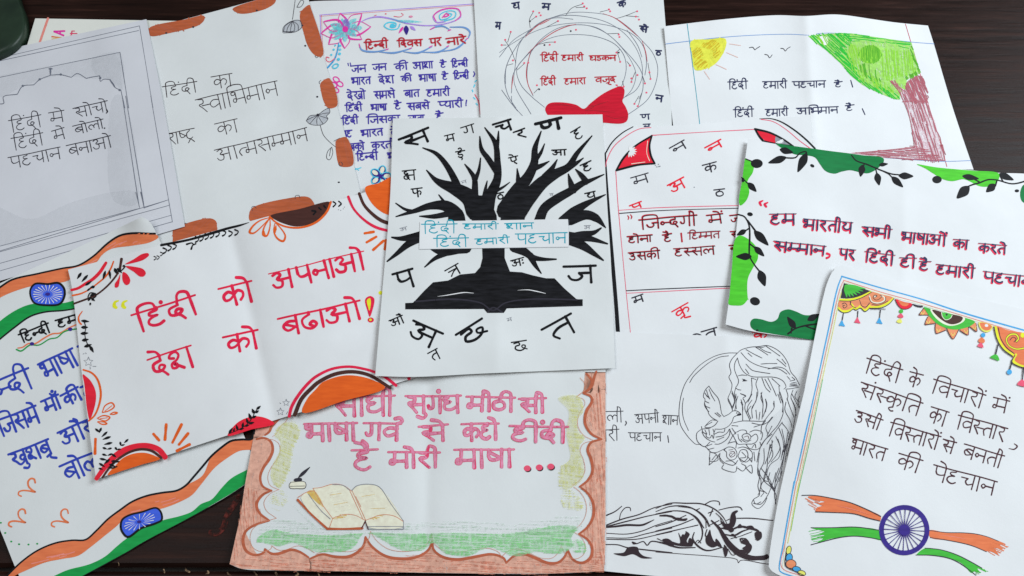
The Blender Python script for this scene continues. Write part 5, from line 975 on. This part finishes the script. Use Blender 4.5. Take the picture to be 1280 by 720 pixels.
s.st(T % 0, 'crimson', 15, '24', '712,58 692,70 700,88', '745,70 725,82 735,98', taper=(.6, 1.2, 1))
for c, *wd in [('24', 'हम', 752, 150, 934, 150, 70), ('24', 'भारतीय', 978, 182, 1312, 208, 66), ('25', 'सभी', 195, 234, 402, 252, 58), ('25', 'भाषाओं', 462, 268, 766, 296, 64), ('25', 'का', 804, 318, 914, 326, 56), ('25', 'करते', 972, 346, 1164, 360, 56)]: s.tx(T % 0, 'crimson', 16, c, *wd, second=S2, off=O2, hl=4)
for c, *wd in [('24', 'सम्मान', 780, 330, 1134, 366, 60), ('25', 'पर', 44, 380, 158, 392, 64), ('25', 'हिंदी', 214, 400, 420, 426, 66), ('25', 'ही', 446, 440, 564, 446, 62), ('25', 'है', 576, 465, 660, 468, 60), ('25', 'हमारी', 690, 486, 956, 512, 64), ('25', 'पहचान', 1004, 532, 1345, 572, 68)]: s.tx(T % 1, 'crimson', 16, c, *wd, second=S2, off=O2, hl=4)
s.st(T % 1, 'crimson', 15, '24', '1140,410 1158,418 1155,432 1138,440')
s.finish()

# ================================================================== bordered quotation card
s = Sheet('white round-cornered card with blue border, festoon ornament and spoked wheel on a ribbon',
          ['1042,337 1044,334 1048,332.5 1055,333 1152,360 1227,375 1334,399', '1334,399 1318,600 1292,792', '961,708 964,713 976,720 1000,727 1292,792', '1042,337 1039,342 1032,360 1007,480 1006,486 975,615 962,692 961,708'], (.81, .825, .835),
          lifts=[(1000, 500, .004, .035), (965, 700, .003, .03), (1045, 340, .003, .03)])
bl = 'border_line'
s.st(bl, 'sky_line', 9, '25', '65,562 330,640 600,715 857,800 1400,955'); s.st(bl, 'sky_line', 8, '34', '1240,-80 1210,0 1145,300 1080,600 1075,625'); s.st(bl, 'sky_line', 8, '44', '1075,-15 990,360 910,720'); s.st(bl, 'sky_line', 8, '54', '922,90 850,500 822,670 830,690 910,722 1100,775')
s.st(bl, 'coral', 5, '25', '78,588 330,668 600,742 1400,985'); s.st(bl, 'peach', 9, '25', '82,598 330,677 600,751 1400,993'); s.st(bl, 'coral', 4, '34', '1253,-52 1225,10 1160,300 1092,610'); s.st(bl, 'coral', 4, '44', '1090,-30 1005,360 925,720'); s.st(bl, 'coral', 4, '54', '938,90 862,500 838,660 960,715 1200,785')
s.st(bl, 'peach', 8, '44', '1098,-30 1013,360 933,720'); s.st(bl, 'ochre', 4, '44', '1104,-30 1020,360 940,720'); s.st(bl, 'leaf_green', 3, '44', '1112,-30 1030,360 948,720 925,840 900,980'); s.st(bl, 'peach', 8, '54', '945,90 868,500 848,660'); s.st(bl, 'olive', 4, '54', '956,90 880,500'); s.st(bl, 'peach', 8, '34', '1262,-40 1234,10 1168,300 1100,610'); s.st(bl, 'olive', 4, '34', '1272,-30 1244,10 1178,300 1110,610')
fs = 'festoon_ornament#%d'
s.fl(fs % 0, 'ink_black', 'q1', '120,190 250,230 390,270 330,305 240,335 150,345 88,340 100,260', straight=True)
for k in range(8):
    a = .32+k*.185; x, y = 128+235*math.cos(a), 205+150*math.sin(a)
    if k < 7: s.leaf(fs % 0, 'leaf_green', 'q1', 130, 210, 128+(225-9*k)*math.cos(a+.02), 205+(150-2*k)*math.sin(a+.02)-6, 34)
s.st(fs % 0, 'yellow', 20, 'q1', '80,358 160,358 250,340 330,310 385,282'); s.fl(fs % 0, 'flesh_orange', 'q1', '70,370 160,370 260,350 350,312 395,280 500,305 610,338 560,400 480,430 390,440 330,465 270,440 200,450 140,475 70,445')
s.st(fs % 0, 'yellow', 22, 'q1', '68,440 100,470 160,468 210,440', '195,400 235,445 275,430', '275,420 330,462 378,415', '385,430 480,425 560,390 612,345', taper=(.7, 1, .7)); s.st(fs % 0, 'ink_black', 7, 'q1', '62,455 110,485 170,480 215,450 240,462 285,440 330,475 380,440', '385,445 490,440 570,400 620,345', '80,368 170,370 260,352 340,315 395,282', '180,375 200,420 240,440', '275,360 300,420 340,430 375,390', '100,400 130,390 150,420 120,440 110,415 130,412', '190,375 180,410')
s.st(fs % 0, 'peach', 11, 'q1', '375,320 400,375 470,388 525,360 520,330 490,315', '430,335 440,325 425,322'); s.st(fs % 0, 'ink_black', 6, 'q1', '370,330 390,380 460,400 530,370 538,335', '430,335 450,318 425,312 412,335 440,360 480,345 500,320 480,312', '400,405 470,412 560,370')
s.st(fs % 0, 'ink_black', 5, 'q1', *['%d,445 %d,456' % (x, x+2) for x in range(390, 540, 14)])
def tassel(k, x0, y0, x1, y1, mat, r=30, n='tassel_drawing#%d'):
    s.st(n % k, 'ink_black', 9, 'q1', [[x0, y0], [(x0+x1)/2, (y0+y1)/2], [x1, y1]]); s.fl(n % k, mat, 'q1', [[x1, y1-14], [x1+r*.5, y1+18], [x1+r, y1+48], [x1, y1+44], [x1-r, y1+38], [x1-r*.5, y1+10]])
tassel(0, 115, 495, 100, 575, 'sky_line'); tassel(1, 260, 470, 255, 545, 'rose_line'); tassel(2, 485, 460, 475, 550, 'sky_line')
s.fl(fs % 1, 'red', 'q1', '635,352 720,378 802,400 785,430 740,450 690,440 655,400'); s.fl(fs % 1, 'saffron', 'q1', '662,365 720,380 770,395 745,420 700,415'); s.st(fs % 1, 'brown_ink', 6, 'q1', '632,352 655,405 695,445 745,450 790,430 805,402')
s.el(fs % 1, 'leaf_green', 'q1', 692, 472, 21); s.fl(fs % 1, 'rose_line', 'q1', '690,495 715,530 690,540 655,525'); s.fl(fs % 1, 'olive', 'q1', '685,545 700,585 670,590 645,575')
s.fl(fs % 2, 'ink_black', 'q2', '165,78 190,100 230,112 265,112 270,100 220,92')
for (a, b, c, d, e, f) in [(285, 115, 232, 188, 320, 190), (320, 205, 292, 285, 390, 275), (395, 280, 405, 375, 500, 340), (510, 330, 572, 430, 625, 340), (640, 345, 722, 390, 722, 300), (725, 295, 808, 355, 800, 270)]:
    m_ = ((a+e)/2, (b+f)/2)
    q = [[a, b], [a+(c-a)*.6-(e-a)*.08, b+(d-b)*.6], [c, d], [e+(c-e)*.6+(e-a)*.05, f+(d-f)*.6], [e, f], [m_[0], m_[1]-20]]
    s.fl(fs % 2, 'flesh_orange', 'q2', q); s.st(fs % 2, 'brown_ink', 7, 'q2', q[:5]); cx, cy = (m_[0]*.5+c*.5), (m_[1]*.5+d*.5); s.st(fs % 2, 'olive', 6, 'q2', [[cx-18, cy-12], [cx, cy+14], [cx+18, cy-14]])
s.fl(fs % 2, 'leaf_green', 'q2', '275,110 400,145 560,185 790,258 760,290 690,320 600,335 520,325 430,290 350,220 300,150'); s.fl(fs % 2, 'peach', 'q2', '345,132 500,172 690,222 680,250 620,285 540,298 460,270 380,200'); s.fl(fs % 2, 'dark_brown', 'q2', '362,138 500,172 668,215 650,255 600,278 545,282 480,255 400,190')
s.fl(fs % 2, 'leaf_green', 'q2', '455,165 560,192 545,220 495,238 465,205'); s.st(fs % 2, 'peach', 6, 'q2', '455,165 465,208 497,238 545,222 562,192'); s.fl(fs % 2, 'ink_black', 'q2', '495,178 520,182 505,198')
s.fl(fs % 3, 'olive', 'q2', '828,262 965,300 955,340 905,362 850,335'); s.fl(fs % 3, 'saffron', 'q2', '840,268 958,300 940,335 895,345 855,318'); s.el(fs % 3, 'white_ink', 'q2', 905, 295, 18, 14, .2)
s.el(fs % 3, 'sky_line', 'q2', 872, 390, 22); s.fl(fs % 3, 'saffron', 'q2', '855,415 888,440 880,468 830,460 825,438'); s.fl(fs % 3, 'rose_line', 'q2', '850,465 875,515 815,500')
s.fl(fs % 4, 'saffron', 'q2', '985,308 1130,345 1360,405 1400,640 1300,720 1180,672 1165,600 1080,530 1030,450', straight=False); s.st(fs % 4, 'yellow', 24, 'q2', '995,312 1030,440 1090,530 1170,590', '1200,585 1175,650 1230,690 1300,710'); s.st(fs % 4, 'ink_black', 9, 'q2', '980,308 1010,430 1075,535 1165,602', '1022,320 1050,430 1110,520 1180,575', '1190,590 1160,660 1220,700 1300,725')
s.st(fs % 4, 'ink_black', 22, 'q2', '1290,520 1200,530 1125,490 1105,430 1140,388 1200,385 1225,425 1205,455'); s.st(fs % 4, 'yellow', 13, 'q2', '1290,520 1200,530 1125,490 1105,430 1140,388 1200,385 1225,425 1205,455'); s.st(fs % 4, 'ink_black', 7, 'q2', '1140,440 1170,410 1200,430 1180,460'); s.el(fs % 4, 'yellow', 'q2', 1265, 392, 20, 26)
s.st('tassel_drawing#3', 'ink_black', 12, 'q2', '1022,480 1008,540 995,590'); s.fl('tassel_drawing#3', 'leaf_green', 'q2', '985,585 1012,590 1030,622 1032,645 980,630 942,612'); s.st('tassel_drawing#4', 'ink_black', 8, '35', '1200,480 1192,520 1184,545'); s.el('tassel_drawing#4', 'sky_line', '35', 1183, 560, 17); s.st('tassel_drawing#5', 'ink_black', 8, '35', '1278,530 1274,575 1270,612'); s.fl('tassel_drawing#5', 'rose_line', '35', '1268,610 1292,640 1292,656 1235,642')
for k, row in enumerate([[('35', 'हिंदी', 232, 468, 474, 546, 96), ('35', 'के', 520, 556, 610, 582, 92), ('35', 'विचारों', 678, 606, 1028, 714, 92), ('45', 'में', 1076, 88, 1186, 116, 84)], [('45', 'संस्कृति', 195, -14, 608, 128, 92), ('45', 'का', 662, 150, 782, 190, 98), ('45', 'विस्तार', 842, 206, 1174, 296, 92)],
                         [('45', 'उसी', 162, 176, 342, 240, 76), ('45', 'विस्तारों', 392, 254, 728, 352, 92), ('45', 'से', 742, 366, 832, 392, 80), ('45', 'बनती', 882, 400, 1152, 480, 86)], [('45', 'भारत', 138, 362, 374, 434, 86), ('45', 'की', 446, 460, 608, 512, 92), ('45', 'पेहचान', 678, 538, 1104, 652, 96)]]):
    for c, *wd in row: s.tx(T % k, 'brown_ink', 9, c, *wd)
s.st(T % 1, 'brown_ink', 9, '45', '1180,430 1215,435 1235,415 1215,398', taper=(.5, 1, 1.2, .6))
rb = 'ribbon_drawing#%d'
s.fl(rb % 0, 'saffron', '55', '-160,190 -50,190 0,200 120,230 230,275 325,322 320,352 250,335 150,305 0,295 -110,290 -95,262 -60,250 -90,235 -50,225 -120,212'); s.st(rb % 0, 'ink_black', 6, '55', '-200,182 -120,182 0,202 120,230 230,275 325,322', '-110,292 0,296 150,306 250,336 320,353')
s.fl(rb % 1, 'leaf_green', '55', '-140,400 -20,400 80,395 160,396 310,416 335,480 250,465 150,455 0,470 -100,498 -60,470 -100,460 -50,450 -90,440 -50,425'); s.st(rb % 1, 'ink_black', 6, '55', '-140,398 0,398 160,394 310,414', '-140,512 -50,488 60,462 150,454 250,464 335,480')
s.fl(rb % 2, 'saffron', '55', '648,416 760,430 870,432 960,440 1040,460 1160,510 1110,510 1140,540 1080,535 1110,575 1050,555 1020,555 930,515 800,485 655,462'); s.st(rb % 2, 'ink_black', 5, '55', '648,416 760,430 870,432 960,440 1040,460 1110,488', '655,464 800,487 930,517 1030,558')
s.fl(rb % 3, 'leaf_green', '55', '620,535 720,545 830,580 930,630 1030,690 970,670 990,700 950,690 930,700 870,640 780,600 660,580 565,580'); s.st(rb % 3, 'ink_black', 6, '55', '620,534 720,544 830,578 930,628 1000,668', '560,580 660,582 780,602 860,640 960,715')
for rk, (q, mt, an) in zip((0, 2, 1, 3), [('-190,195 -100,195 -60,260 -110,290', 'saffron', .5), ('1060,470 1180,520 1110,590 1030,560', 'saffron', .5), ('-160,405 -50,410 -40,480 -130,500', 'leaf_green', -.2), ('930,640 1050,690 960,715', 'leaf_green', .5)]): s.hatch(rb % rk, mt, .8, '55', q, an, 1.6, .5, smooth=False, fill=.8)
for x0, y0, x1, y1, mt, w_ in [(30, 250, 250, 310, 'coral', .8), (700, 445, 900, 475, 'coral', .8)]: s.st(rb % (0 if x0 < 500 else 2), mt, w_*5, '55', [[x0, y0], [(x0+x1)/2, (y0+y1)/2-4], [x1, y1]], taper=(.2, 1, .2))
wh = 'spoked_wheel_drawing'
s.ring(wh, 'purple', 32, '55', 482, 414, 152, 152, .3, 0, 362)
for k in range(24):
    a = k*2*math.pi/24+.05; s.st(wh, 'purple', 6, '55', [[482+25*math.cos(a), 414+25*math.sin(a)], [482+80*math.cos(a), 414+80*math.sin(a)], [482+140*math.cos(a), 414+140*math.sin(a)]], taper=(1.5, .7, 1))
s.el(wh, 'purple', '55', 482, 414, 37)
cd = 'corner_blobs'
for x, y, rx, ry, ro, mt in [(885, 548, 14, 26, .2, 'olive'), (888, 598, 19, 26, .2, 'sky_line'), (900, 640, 32, 27, 0, 'flesh_orange'), (938, 674, 25, 15, .2, 'sky_line'), (972, 700, 24, 14, .3, 'olive')]:
    s.el(cd, 'ink_black', '54', x, y, rx+5, ry+5, ro); s.el(cd, mt, '54', x, y, rx, ry, ro)
s.st(cd, 'ink_black', 6, '54', '868,560 864,650 930,690 985,715')
s.finish()
